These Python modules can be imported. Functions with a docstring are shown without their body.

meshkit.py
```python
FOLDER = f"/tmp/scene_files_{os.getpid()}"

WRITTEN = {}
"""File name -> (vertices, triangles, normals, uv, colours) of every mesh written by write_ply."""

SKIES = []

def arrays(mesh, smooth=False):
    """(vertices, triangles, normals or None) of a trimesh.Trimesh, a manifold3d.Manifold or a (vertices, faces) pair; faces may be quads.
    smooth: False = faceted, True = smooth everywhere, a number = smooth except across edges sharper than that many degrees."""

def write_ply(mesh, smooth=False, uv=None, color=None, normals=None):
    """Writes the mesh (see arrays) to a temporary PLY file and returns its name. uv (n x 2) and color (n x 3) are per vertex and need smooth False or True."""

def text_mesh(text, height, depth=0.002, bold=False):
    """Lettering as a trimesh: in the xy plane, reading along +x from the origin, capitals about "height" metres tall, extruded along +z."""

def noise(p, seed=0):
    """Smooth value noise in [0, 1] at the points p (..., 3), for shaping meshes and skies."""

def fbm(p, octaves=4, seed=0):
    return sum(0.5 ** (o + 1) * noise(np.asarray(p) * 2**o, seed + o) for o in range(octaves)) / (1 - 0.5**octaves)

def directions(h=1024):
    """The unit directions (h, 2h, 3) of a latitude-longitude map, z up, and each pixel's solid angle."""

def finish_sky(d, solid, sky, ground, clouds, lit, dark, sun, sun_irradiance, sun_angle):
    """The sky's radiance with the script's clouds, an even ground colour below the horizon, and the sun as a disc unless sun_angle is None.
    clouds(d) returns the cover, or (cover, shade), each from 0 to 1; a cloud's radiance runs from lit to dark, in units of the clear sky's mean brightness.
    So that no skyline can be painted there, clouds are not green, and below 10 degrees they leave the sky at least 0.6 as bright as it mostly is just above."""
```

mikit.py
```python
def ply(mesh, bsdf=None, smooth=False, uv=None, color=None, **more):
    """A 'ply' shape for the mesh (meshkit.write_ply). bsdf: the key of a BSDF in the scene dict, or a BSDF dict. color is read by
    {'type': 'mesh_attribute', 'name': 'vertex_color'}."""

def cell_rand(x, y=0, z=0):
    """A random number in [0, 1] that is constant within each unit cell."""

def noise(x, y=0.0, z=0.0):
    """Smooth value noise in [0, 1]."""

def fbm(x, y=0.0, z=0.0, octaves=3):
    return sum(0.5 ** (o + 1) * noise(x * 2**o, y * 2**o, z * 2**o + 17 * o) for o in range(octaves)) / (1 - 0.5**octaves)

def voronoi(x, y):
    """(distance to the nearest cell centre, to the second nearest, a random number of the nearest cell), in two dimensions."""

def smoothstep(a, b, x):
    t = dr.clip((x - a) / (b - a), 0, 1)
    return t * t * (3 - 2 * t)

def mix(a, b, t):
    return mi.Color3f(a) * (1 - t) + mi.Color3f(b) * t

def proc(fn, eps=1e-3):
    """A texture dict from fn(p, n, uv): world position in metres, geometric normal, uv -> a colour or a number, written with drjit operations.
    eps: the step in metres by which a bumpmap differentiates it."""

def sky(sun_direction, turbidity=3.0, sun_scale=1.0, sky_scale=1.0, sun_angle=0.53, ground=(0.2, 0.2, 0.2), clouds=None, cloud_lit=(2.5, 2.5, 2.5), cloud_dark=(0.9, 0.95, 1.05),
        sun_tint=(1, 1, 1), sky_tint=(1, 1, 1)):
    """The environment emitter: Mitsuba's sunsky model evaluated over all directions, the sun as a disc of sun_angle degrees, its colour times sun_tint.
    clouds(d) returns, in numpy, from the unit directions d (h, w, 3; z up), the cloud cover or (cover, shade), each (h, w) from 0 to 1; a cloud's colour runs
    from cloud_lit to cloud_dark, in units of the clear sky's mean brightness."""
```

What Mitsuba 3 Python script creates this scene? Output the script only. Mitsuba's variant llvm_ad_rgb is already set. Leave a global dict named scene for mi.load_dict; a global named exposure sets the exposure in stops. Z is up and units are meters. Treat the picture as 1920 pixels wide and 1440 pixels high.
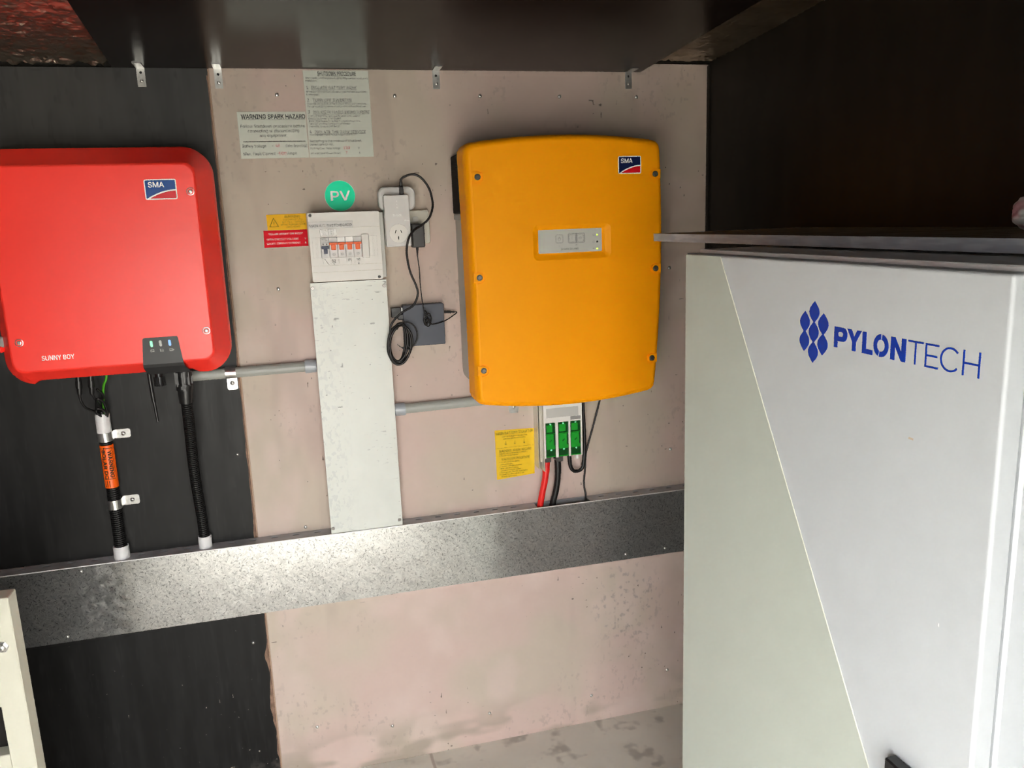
import math, random
import numpy as np
import trimesh, shapely
from shapely import affinity
from shapely.geometry import Polygon, LineString, Point, box as sbox
from shapely.ops import unary_union
import drjit as dr
import mitsuba as mi
import mikit, meshkit

random.seed(7)
rng = np.random.default_rng(7)
scene, labels = {}, {}
T = mi.ScalarTransform4f
# World: x to the right along the back wall, y into the back wall (its face is y = 0), z up from the floor.

# ---------------------------------------------------------------- camera, sky, exposure
CAM = np.array([0.0, -2.0, 1.4565])
_yaw, _pit, _rol = np.radians([14.2706, 11.5146, 2.1291])
_f = np.array([math.sin(_yaw) * math.cos(_pit), math.cos(_yaw) * math.cos(_pit), -math.sin(_pit)])
_r0 = np.array([math.cos(_yaw), -math.sin(_yaw), 0.0])
_d0 = np.cross(_f, _r0)
_down = -math.sin(_rol) * _r0 + math.cos(_rol) * _d0
scene['camera'] = {'type': 'perspective', 'fov': math.degrees(2 * math.atan(960 / 1500)), 'fov_axis': 'x', 'near_clip': 0.02, 'far_clip': 200.0,
                   'to_world': T().look_at(origin=CAM.tolist(), target=(CAM + _f).tolist(), up=(-_down).tolist())}
scene['sky'] = mikit.sky([-0.35, -0.6, 0.72], turbidity=4.0, sun_scale=0.0, sky_scale=1.0, ground=(0.3, 0.29, 0.27),
                         clouds=lambda d: (0.9 + 0.1 * meshkit.fbm(d * 3.0, 3, 5), 0.35 * meshkit.fbm(d * 2.2, 3, 9)),
                         cloud_lit=(1.75, 1.72, 1.68), cloud_dark=(1.0, 1.02, 1.05))
exposure = 5.95

# ---------------------------------------------------------------- materials
def tw(d):
    return {'type': 'twosided', 'bsdf': d}
def lin(r, g, b):
    c = np.array([r, g, b]) / 255.0
    return [float(v) for v in np.where(c < 0.04045, c / 12.92, ((c + 0.055) / 1.055) ** 2.4)]
def rgb(c):
    return {'type': 'rgb', 'value': [float(v) for v in c]}
def mat(name, c, rough=0.5, metallic=0.0, spec=0.5, bump=None, **more):
    d = {'type': 'principled', 'base_color': c if isinstance(c, dict) else rgb(c), 'roughness': rough, 'metallic': metallic, 'specular': spec, **more}
    if bump is not None:
        d = {'type': 'bumpmap', 'scale': bump[1], 'arbitrary': mikit.proc(bump[0], bump[2] if len(bump) > 2 else 1e-3), 'bsdf': d}
    scene[name] = tw(d)

N, F, SS, MIX, VOR, CR = mikit.noise, mikit.fbm, mikit.smoothstep, mikit.mix, mikit.voronoi, mikit.cell_rand

def pink_fn(p, n, uv):
    x, z = p.x, p.z
    c = MIX([0.555, 0.425, 0.375], [0.515, 0.435, 0.36], SS(0.35, 0.65, F(x * 5, z * 5, 3)))
    c = MIX(c, [0.59, 0.47, 0.42], SS(0.5, 0.75, F(x * 9 + 4, z * 6, 8)) * 0.6)
    streak = SS(0.62, 0.8, F(x * 14 + 9, z * 3, 5)) * 0.25
    c = MIX(c, [0.36, 0.29, 0.25], streak)
    # scuffs: small, sparse, darker
    s = SS(0.62, 0.78, F(x * 110, z * 80, 2)) * SS(0.50, 0.70, F(x * 6.1 + 7, z * 6.1, 4))
    c = MIX(c, [0.30, 0.24, 0.21], s * 0.27)
    d = SS(0.955, 0.985, N(x * 95, z * 95, 6)) * SS(0.4, 0.6, N(x * 7, z * 7, 1))
    c = MIX(c, [0.10, 0.07, 0.06], d * 0.8)
    # grubby foot of the sheet
    g = SS(0.16, 0.0, z) * SS(0.42, 0.62, F(x * 7 + 2, z * 16, 11))
    c = MIX(c, [0.30, 0.26, 0.20], g * 0.75)
    # smudge on the right of the lower sheet
    r2 = dr.square((x - 0.83) / 0.13) + dr.square((z - 0.36) / 0.16)
    c = MIX(c, [0.16, 0.14, 0.16], SS(1.0, 0.2, r2) * SS(0.58, 0.76, F(x * 100, z * 80, 21)) * 0.32)
    return c
mat('pink_ply', mikit.proc(pink_fn), rough=mikit.proc(lambda p, n, uv: 0.5 + 0.15 * F(p.x * 20, p.z * 20, 2)), spec=0.3)

def dark_fn(p, n, uv):
    x, z = p.x + p.y, p.z
    grain = F(x * 60, z * 7, 3)
    c = MIX([0.0055, 0.0055, 0.0052], [0.009, 0.009, 0.0085], SS(0.3, 0.75, grain))
    film = SS(0.85, 1.55, z + 0.5 * (F(x * 6, z * 4, 12) - 0.5)); c = MIX(c, MIX([0.040, 0.041, 0.040], [0.060, 0.061, 0.060], grain), film * 0.9); c = MIX(c, [0.060, 0.060, 0.058], SS(0.6, 0.85, F(x * 130, z * 16, 5)) * 0.25 * (0.3 + film))  # film is no coating: brightness painted in, greyer towards the top
    c = MIX(c, [0.012, 0.012, 0.012], SS(0.64, 0.76, F(x * 60, z * 20, 9)) * 0.25)
    speck = SS(0.978, 0.995, N(x * 120, z * 120, 4)) * SS(0.75, 0.1, z)
    c = MIX(c, [0.45, 0.40, 0.34], speck * 0.8)
    dust = SS(0.10, 0.0, z) * SS(0.45, 0.7, F(x * 60, z * 60, 8))
    return MIX(c, [0.25, 0.22, 0.19], dust * 0.3)
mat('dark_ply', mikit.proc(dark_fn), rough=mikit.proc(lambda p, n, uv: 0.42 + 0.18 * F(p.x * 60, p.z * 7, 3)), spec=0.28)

def film_fn(p, n, uv):
    c = MIX([0.006, 0.0038, 0.0034], [0.010, 0.0065, 0.0056], F(p.x * 5 + p.y * 3, p.z * 6 + p.y * 4, 2))
    return MIX(c, [0.12, 0.11, 0.10], SS(0.985, 0.998, N(p.x * 90 + 5, p.y * 90, p.z * 90)) * 0.5)
mat('film_ply', mikit.proc(film_fn), rough=0.21, spec=0.10)
mat('black_wall', mikit.proc(lambda p, n, uv: MIX([0.008, 0.008, 0.007], [0.016, 0.013, 0.010], F(p.y * 30, p.z * 8, 2))), rough=0.5, spec=0.25)
mat('torn_wood', mikit.proc(lambda p, n, uv: MIX([0.10, 0.06, 0.04], [0.34, 0.22, 0.16], F(p.x * 200, p.z * 90, 3))), rough=0.9, spec=0.1)
mat('pale_ply_edge', [0.42, 0.29, 0.21], rough=0.8, spec=0.1)

def concrete_fn(p, n, uv):
    x, y = p.x, p.y
    c = MIX([0.55, 0.515, 0.455], [0.72, 0.685, 0.61], F(x * 6, y * 6, 1, octaves=4))
    c = MIX(c, [0.22, 0.19, 0.16], SS(0.6, 0.8, F(x * 22, y * 22, 4)) * 0.5)
    c = MIX(c, [0.60, 0.56, 0.50], SS(0.66, 0.8, F(x * 30 + 9, y * 30, 7)) * 0.5)
    j = SS(0.006, 0.002, dr.abs(x - 0.235 + 0.01 * (N(y * 30, 3) - 0.5)))
    return MIX(c, [0.24, 0.16, 0.13], j * 0.5)
mat('concrete', mikit.proc(concrete_fn), rough=0.75, spec=0.3, bump=(lambda p, n, uv: F(p.x * 60, p.y * 60, 2), 0.002))

def spangle(x, z):
    a = F(x * 75, z * 75, 2)
    b = F(x * 150 + 20 * a, z * 150 - 20 * a, 7)
    return a, b
def galv_fn(p, n, uv):
    x, z = p.x, p.z + p.y
    a, b = spangle(x, z)
    c = MIX([0.46, 0.465, 0.455], [0.62, 0.62, 0.60], SS(0.3, 0.7, b))
    def flecks(sc, k, keep):
        # one short curled fleck per cell, each at its own angle
        co, si = math.cos(0.7 * k), math.sin(0.7 * k)
        gx, gz = (x * co - z * si) * sc, (x * si + z * co) * sc
        ix, iz = dr.floor(gx), dr.floor(gz)
        fx, fz = gx - ix - 0.5 + 0.4 * (CR(ix, iz, k) - 0.5), gz - iz - 0.5 + 0.4 * (CR(ix, iz, k + 20) - 0.5)
        an = CR(ix, iz, k + 40) * math.pi
        u, v = fx * dr.cos(an) + fz * dr.sin(an), fz * dr.cos(an) - fx * dr.sin(an)
        v = v + (CR(ix, iz, k + 60) - 0.5) * 2.6 * u * u
        return SS(1.0, 0.45, dr.square(u / 0.36) + dr.square(v / 0.085)) * dr.select(CR(ix, iz, k + 80) < keep, mi.Float(1), mi.Float(0))
    dash = dr.maximum(dr.maximum(flecks(95.0, 1, 0.42), flecks(120.0, 2, 0.42)), flecks(80.0, 3, 0.28))
    c = MIX(c, [0.07, 0.072, 0.072], dash * 0.68)
    c = MIX(c, [0.80, 0.80, 0.78], dr.maximum(flecks(105.0, 5, 0.35), flecks(85.0, 6, 0.3)) * 0.6)
    return MIX(c, [0.66, 0.66, 0.64], SS(0.66, 0.76, F(x * 120 - 25 * a, z * 120, 14)) * 0.7)
mat('galvanised', mikit.proc(galv_fn), metallic=0.85, spec=0.5,
    rough=mikit.proc(lambda p, n, uv: 0.07 + 0.25 * F(p.x * 90, (p.z + p.y) * 90, 4)))
mat('galvanised_top', mikit.proc(lambda p, n, uv: MIX([0.34, 0.345, 0.36], [0.48, 0.48, 0.50], F(p.x * 30, p.y * 60, 4))), metallic=0.1, rough=0.5)

def duct_fn(p, n, uv):
    x, z = p.x, p.z
    c = MIX([0.58, 0.60, 0.555], [0.64, 0.655, 0.61], F(x * 12, z * 5, 2))
    mot = SS(0.50, 0.68, F(x * 150, z * 110, 3)) * SS(0.105, 0.03, x)
    c = MIX(c, [0.50, 0.52, 0.50], mot * 0.6)
    spots = SS(0.93, 0.975, N(x * 120, z * 120, 9)) * SS(0.35, 0.6, N(x * 9, z * 9, 2))
    c = MIX(c, [0.16, 0.17, 0.16], spots * 0.75)
    scratch = SS(0.86, 0.94, N(x * 90, z * 420, 6)) * SS(0.5, 0.75, N(x * 14, z * 14, 12))
    return MIX(c, [0.30, 0.31, 0.30], scratch * 0.5)
mat('duct_paint', mikit.proc(duct_fn), rough=0.30, spec=0.45)
mat('duct_side', [0.30, 0.30, 0.28], rough=0.5)

def cab_fn(p, n, uv):
    c = MIX([0.505, 0.53, 0.55], [0.525, 0.55, 0.565], N(p.y * 3, p.z * 3, 1))
    m = dr.select((dr.abs(p.y + 1.3223 + 0.1 * (p.z - 1.2188)) < 0.0035) & (dr.abs(p.z - 1.2188 + 0.0006 * N(p.y * 900, 1)) < 0.0011) & (p.x < 0.61), mi.Float(1), mi.Float(0))
    m2 = dr.select((dr.abs(p.y + 1.3774) < 0.0007) & (dr.abs(p.z - 1.0348) < 0.0018) & (p.x < 0.61), mi.Float(1), mi.Float(0))
    c = MIX(c, [0.52, 0.43, 0.33], m)
    return MIX(c, [0.85, 0.85, 0.83], m2)
mat('cabinet_white', mikit.proc(cab_fn), rough=0.38, spec=0.4)
mat('cabinet_olive', [0.47, 0.505, 0.45], rough=0.42, spec=0.35)
mat('grille_black', [0.012, 0.011, 0.010], rough=0.7, spec=0.1)
mat('edge_highlight', [0.85, 0.85, 0.83], rough=0.4, metallic=0.2)  # near-white colour paints the highlight line along the trough lip
mat('cabinet_lid', [0.78, 0.78, 0.77], rough=0.3, spec=0.5)
mat('screw_steel', [0.22, 0.21, 0.20], rough=0.28, metallic=0.9)
mat('cabinet_line', [0.74, 0.74, 0.66], rough=0.4)
mat('blue_print', lin(8, 52, 150), rough=0.45, spec=0.4)
mat('red_paint', lin(254, 55, 42), rough=0.38, spec=0.7)
mat('yellow_paint', lin(250, 162, 0), rough=0.5, spec=0.18)
mat('black_plastic', [0.012, 0.012, 0.012], rough=0.32, spec=0.5)
mat('black_rubber', [0.010, 0.010, 0.010], rough=0.38, spec=0.45)
mat('panel_black', [0.035, 0.035, 0.036], rough=0.4, spec=0.4)
mat('alu_grey', [0.42, 0.41, 0.38], rough=0.4, metallic=0.4)
mat('white_plastic', [0.74, 0.725, 0.69], rough=0.4, spec=0.4)
mat('grey_white_plastic', [0.64, 0.63, 0.62], rough=0.4, spec=0.4)
mat('pale_plate', [0.60, 0.58, 0.50], rough=0.4, spec=0.4)
mat('pale_grey', [0.50, 0.50, 0.47], rough=0.45)
mat('mid_grey', [0.27, 0.27, 0.26], rough=0.5)
mat('pvc_grey', [0.36, 0.37, 0.34], rough=0.35, spec=0.4)
mat('collar_grey', [0.36, 0.39, 0.42], rough=0.18, spec=0.6)
mat('collar_white', [0.70, 0.70, 0.70], rough=0.3)
mat('zinc', [0.72, 0.71, 0.68], rough=0.25, metallic=0.9)
mat('zinc_plate', mikit.proc(lambda p, n, uv: MIX([0.50, 0.50, 0.48], [0.66, 0.66, 0.64], F(p.x * 200, p.z * 200, 2))), rough=0.30, metallic=0.75)
mat('dark_steel', [0.10, 0.095, 0.09], rough=0.4, metallic=0.5)
mat('ink', [0.02, 0.02, 0.02], rough=0.7, spec=0.1)
mat('ink_grey', [0.13, 0.13, 0.125], rough=0.7, spec=0.1)
mat('ink_brown', [0.10, 0.06, 0.01], rough=0.7, spec=0.1)
mat('ink_red', lin(190, 70, 80), rough=0.7, spec=0.1)
mat('white_print', [0.92, 0.92, 0.90], rough=0.5)
mat('sign_steel', [0.60, 0.62, 0.55], rough=0.28, spec=0.5, metallic=0.12)
mat('sign_yellow', lin(226, 186, 0), rough=0.5)
mat('label_amber', lin(236, 182, 20), rough=0.5, spec=0.2)
mat('label_red', lin(210, 4, 32), rough=0.5, spec=0.15)
mat('green_sticker', lin(22, 250, 190), rough=0.4, spec=0.2)
mat('green_ring', lin(150, 245, 205), rough=0.4)
mat('orange', lin(236, 96, 20), rough=0.4)
mat('orange_label', lin(245, 100, 15), rough=0.35)
mat('toggle_blue', lin(30, 42, 74), rough=0.4)
mat('badge_blue', lin(10, 66, 140), rough=0.3)
mat('badge_navy', lin(20, 32, 74), rough=0.3)
mat('badge_red', lin(214, 20, 34), rough=0.3)
mat('green_fuse', lin(28, 150, 45), rough=0.22, spec=0.6)
mat('green_dark', lin(8, 70, 25), rough=0.22, spec=0.6)
mat('clear_flank', [0.52, 0.49, 0.42], rough=0.25, spec=0.6)
mat('slate', lin(76, 80, 90), rough=0.45, spec=0.35)
mat('charcoal', [0.05, 0.05, 0.05], rough=0.5)
mat('cable_red', lin(228, 38, 34), rough=0.4)
mat('wire_green', lin(70, 150, 30), rough=0.4)
mat('shelf_top', mikit.proc(lambda p, n, uv: MIX([0.16, 0.14, 0.10], [0.34, 0.31, 0.25], F(p.x * 14, p.y * 60, 2))), rough=0.6)
mat('shelf_edge', mikit.proc(lambda p, n, uv: MIX([0.31, 0.345, 0.395], [0.40, 0.435, 0.48], SS(0.3, 0.8, F(p.y * 30, p.z * 200, 2)))), rough=0.5)
mat('cream_paint', [0.60, 0.585, 0.48], rough=0.4, spec=0.4)
mat('cloth', mikit.proc(lambda p, n, uv: MIX([0.62, 0.60, 0.58], [0.45, 0.22, 0.24], SS(0.45, 0.7, F(p.y * 60, p.z * 60, 3)))), rough=0.9, spec=0.1)
mat('cloth_green', lin(20, 90, 60), rough=0.9, spec=0.1)
def foil_fn(p, n, uv):
    return MIX([0.34, 0.28, 0.21], [0.52, 0.45, 0.36], F(p.x * 20, p.y * 20, 2))
mat('foil', mikit.proc(foil_fn), rough=0.38, metallic=1.0)
mat('ground_mat', mikit.proc(lambda p, n, uv: MIX([0.55, 0.53, 0.47], [0.68, 0.65, 0.58], F(p.x * 3, p.y * 3, 2, octaves=4))), rough=0.9, spec=0.1)
def led(name, c, e):
    scene[name] = {'type': 'principled', 'base_color': rgb(c), 'roughness': 0.3}
    return {'emitter': {'type': 'area', 'radiance': rgb(e)}}

# ---------------------------------------------------------------- helpers
def key_of(name):
    if not any(k == name or k.startswith(name + '__') for k in used):
        used.add(name); return name
    i = 1
    while f'{name}_{i:03d}' in used:
        i += 1
    k = f'{name}_{i:03d}'; used.add(k); return k
used = set()
def thing(name, label=None, cat=None, group=None, kind=None):
    k = key_of(name)
    d = {}
    if label: d['label'] = label
    if cat: d['category'] = cat
    if group: d['group'] = group
    if kind: d['kind'] = kind
    if d: labels[k] = d
    return k
def part(parent, name, mesh, bsdf, smooth=False, label=None, kind=None, uv=None, **more):
    k = key_of(parent + '__' + name)
    if isinstance(mesh, list): mesh = cat(mesh)
    scene[k] = mikit.ply(mesh, bsdf, smooth=smooth, **more)
    d = {}
    if label: d['label'] = label
    if kind: d['kind'] = kind
    if d: labels[k] = d
    return k
def solo(name, mesh, bsdf, label=None, cat=None, group=None, kind=None, smooth=False):
    k = thing(name, label, cat, group, kind)
    if isinstance(mesh, list): mesh = cat_m(mesh)
    scene[k] = mikit.ply(mesh, bsdf, smooth=smooth)
    return k
def cat_m(ms):
    return trimesh.util.concatenate(ms)
cat = cat_m

def bx(x0, x1, y0, y1, z0, z1, b=0.0):
    """Box with chamfered edges b."""
    if b <= 0:
        m = trimesh.creation.box(extents=[x1 - x0, y1 - y0, z1 - z0])
        m.apply_translation([(x0 + x1) / 2, (y0 + y1) / 2, (z0 + z1) / 2]); return m
    lo, hi = np.array([x0, y0, z0]), np.array([x1, y1, z1])
    pts = []
    for sx in (0, 1):
        for sy in (0, 1):
            for sz in (0, 1):
                c = np.where([sx, sy, sz], hi, lo); s = np.where([sx, sy, sz], -1, 1)
                for a in range(3):
                    o = np.ones(3) * b; o[a] = 0
                    pts.append(c + s * o)
    return trimesh.convex.convex_hull(np.array(pts))

def rr(cx, cz, w, h, r, n=6):
    """Rounded rectangle, counter-clockwise, 4(n+1) points."""
    r = max(min(r, w / 2 - 1e-6, h / 2 - 1e-6), 1e-6)
    out = []
    for k, (sx, sz) in enumerate(((1, 1), (-1, 1), (-1, -1), (1, -1))):
        for i in range(n + 1):
            a = math.pi / 2 * (k + i / n)
            out.append((cx + sx * (w / 2 - r) + r * math.cos(a), cz + sz * (h / 2 - r) + r * math.sin(a)))
    return np.array(out)

def loft(rings, cap0=True, cap1=True):
    """rings: list of (n,3), joined in order; caps by centre fan."""
    n = len(rings[0]); v = [np.asarray(r, float) for r in rings]; f = []
    for k in range(len(rings) - 1):
        for i in range(n):
            j = (i + 1) % n
            a, b, c, d = k * n + i, k * n + j, (k + 1) * n + j, (k + 1) * n + i
            f += [(a, b, c), (a, c, d)]
    at = n * len(rings)
    for on, k, flip in ((cap0, 0, True), (cap1, len(rings) - 1, False)):
        if on:
            v.append(v[k].mean(0)[None]); c = at; at += 1
            for i in range(n):
                j = (i + 1) % n
                f.append((k * n + j, k * n + i, c) if flip else (k * n + i, k * n + j, c))
    m = trimesh.Trimesh(np.vstack(v), np.array(f), process=False)
    return m
def onY(p2, y):
    p2 = np.asarray(p2); return np.stack([p2[:, 0], np.full(len(p2), y), p2[:, 1]], 1)
def slab(x0, x1, z0, z1, y0, y1, r=0.003, b=0.0015, steps=3):
    """Rounded plate facing the room: back at y0, front at y1 (< y0), edges rounded by b."""
    cx, cz, w, h = (x0 + x1) / 2, (z0 + z1) / 2, x1 - x0, z1 - z0
    rings = [onY(rr(cx, cz, w, h, r), y0)]
    for i in range(steps + 1):
        a = math.pi / 2 * i / steps
        o = b * (1 - math.cos(a))
        rings.append(onY(rr(cx, cz, w - 2 * o, h - 2 * o, max(r - o, 1e-5)), y1 + b * (1 - math.sin(a))))
    return loft(rings)

def extr(poly, y, d=0.0006, plane='wall'):
    """Shapely shape (x, z) extruded d towards the room from the plane y (wall), or (u=-y, z) towards -x from the plane x (door), or (x, y) upward (floor)."""
    ms = []
    for g in getattr(poly, 'geoms', [poly]):
        if g.is_empty or g.geom_type != 'Polygon' or g.area < 1e-10: continue
        ms.append(trimesh.creation.extrude_polygon(g, d, engine='earcut'))
    m = cat(ms)
    v = m.vertices.copy()
    if plane == 'wall': m.vertices = np.stack([v[:, 0], y - v[:, 2], v[:, 1]], 1)
    elif plane == 'door': m.vertices = np.stack([y - v[:, 2], -v[:, 0], v[:, 1]], 1)
    else: m.vertices = np.stack([v[:, 0], v[:, 1], y + v[:, 2]], 1)
    return m

def smooth_path(pts, per=8):
    p = np.asarray(pts, float)
    q = np.vstack([2 * p[0] - p[1], p, 2 * p[-1] - p[-2]])
    out = []
    for i in range(1, len(q) - 2):
        p0, p1, p2, p3 = q[i - 1:i + 3]
        for t in np.linspace(0, 1, per, endpoint=False):
            out.append(0.5 * (2 * p1 + (p2 - p0) * t + (2 * p0 - 5 * p1 + 4 * p2 - p3) * t * t + (3 * p1 - p0 - 3 * p2 + p3) * t ** 3))
    out.append(p[-1])
    return np.array(out)
def tube(pts, r, sides=12, per=0):
    p = smooth_path(pts, per) if per else np.asarray(pts, float)
    r = np.broadcast_to(np.asarray(r, float), (len(p),)) if np.ndim(r) == 0 or len(r) == len(p) else np.interp(np.linspace(0, 1, len(p)), np.linspace(0, 1, len(r)), r)
    t = np.gradient(p, axis=0)
    t /= np.linalg.norm(t, axis=1, keepdims=True) + 1e-12
    a = np.cross(t[0], [0.31, 0.2, 0.92]);
    if np.linalg.norm(a) < 0.1: a = np.cross(t[0], [1, 0, 0])
    a /= np.linalg.norm(a)
    rings = []
    ang = np.arange(sides) * 2 * np.pi / sides
    for i in range(len(p)):
        a = a - t[i] * (a @ t[i]); a /= np.linalg.norm(a); b = np.cross(t[i], a)
        rings.append(p[i] + r[i] * (np.cos(ang)[:, None] * a + np.sin(ang)[:, None] * b))
    return loft(rings)
def lathe(axis0, axis1, prof, sides=20):
    """Turned piece along the line axis0 -> axis1; prof = [(distance along, radius)]."""
    a0, a1 = np.asarray(axis0, float), np.asarray(axis1, float)
    t = (a1 - a0) / np.linalg.norm(a1 - a0)
    a = np.cross(t, [0, 0, 1] if abs(t[2]) < 0.9 else [1, 0, 0]); a /= np.linalg.norm(a); b = np.cross(t, a)
    ang = np.arange(sides) * 2 * np.pi / sides
    return loft([a0 + t * d + max(r, 1e-5) * (np.cos(ang)[:, None] * a + np.sin(ang)[:, None] * b) for d, r in prof])
def dome(x, y, z, r=0.004, h=0.0025, sides=14, axis=(0, -1, 0)):
    p = np.array([x, y, z], float)
    return lathe(p, p + np.array(axis, float), [(0, r), (h * 0.35, r * 0.97), (h * 0.75, r * 0.75), (h, r * 0.35), (h, 0.0)], sides)
def pan_screw(x, y, z, r=0.0045, h=0.003):
    """Flat-headed screw with a cross recess, facing the room."""
    p = np.array([x, y, z])
    head = lathe(p, p + [0, -1, 0], [(0, r), (h * 0.7, r), (h, r * 0.8), (h, r * 0.42), (h * 0.5, r * 0.38), (h * 0.5, 0)], 18)
    return head
def cross(x, y, z, r):
    a = extr(unary_union([sbox(x - r, z - r * .22, x + r, z + r * .22), sbox(x - r * .22, z - r, x + r * .22, z + r)]), y, 0.0003)
    return a

_glyph = {}
def text2(s, h, bold=False):
    """Lettering as an extrudable mesh in xy with its width."""
    k = (s, bold)
    if k not in _glyph:
        m = meshkit.text_mesh(s, 1.0, 0.02, bold)
        lo = m.bounds[0]
        m.apply_translation([-lo[0], 0, 0])
        _glyph[k] = m
    m = _glyph[k].copy()
    return m, m.bounds[1][0]
def text(s, x, z, h, y, w=None, bold=False, align='l', plane='wall', depth=0.0004, rot=0.0):
    m, w0 = text2(s, h, bold)
    sx = (w / w0) if w else h
    m.vertices = m.vertices * [sx, h, depth / 0.02]
    W = w0 * sx
    m.vertices[:, 0] -= {'l': 0, 'c': W / 2, 'r': W}[align]
    if rot:
        m.apply_transform(trimesh.transformations.rotation_matrix(math.radians(rot), [0, 0, 1]))
    v = m.vertices.copy()
    if plane == 'wall': m.vertices = np.stack([x + v[:, 0], y - v[:, 2], z + v[:, 1]], 1)
    else: m.vertices = np.stack([y - v[:, 2], -(x + v[:, 0]), z + v[:, 1]], 1)
    return m
def quad(p):
    return Polygon(p)
def line(pts, w):
    return LineString(pts).buffer(w / 2, cap_style=2, join_style=2)

CEIL0, CSL = 1.8155, 0.052            # underside of the ceiling board at the wall, and its rise towards the door
FOIL0, FSL = 1.8375, 0.066
XL, XR, YF = -1.15, 1.068, -2.10
JOINT = -0.164

# ---------------------------------------------------------------- the setting
floor = solo('floor', bx(XL - 0.1, XR + 0.1, -1.49, 0.03, -0.08, 0), 'concrete', kind='structure')
labels[floor]['label'] = 'worn grey concrete floor'
wb = thing('wall_back', 'back wall of one black and one pink plywood sheet', kind='structure')
part(wb, 'framing', bx(XL - 0.02, XR + 0.02, 0.019, 0.05, 0, 2.0), 'black_wall')
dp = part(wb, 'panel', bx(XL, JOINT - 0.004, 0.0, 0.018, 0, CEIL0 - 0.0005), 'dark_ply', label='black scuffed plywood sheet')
pp = part(wb, 'panel', bx(JOINT, XR, 0.0, 0.018, 0, 1.8365, 0.0008), 'pink_ply', label='pink plywood sheet')
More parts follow.
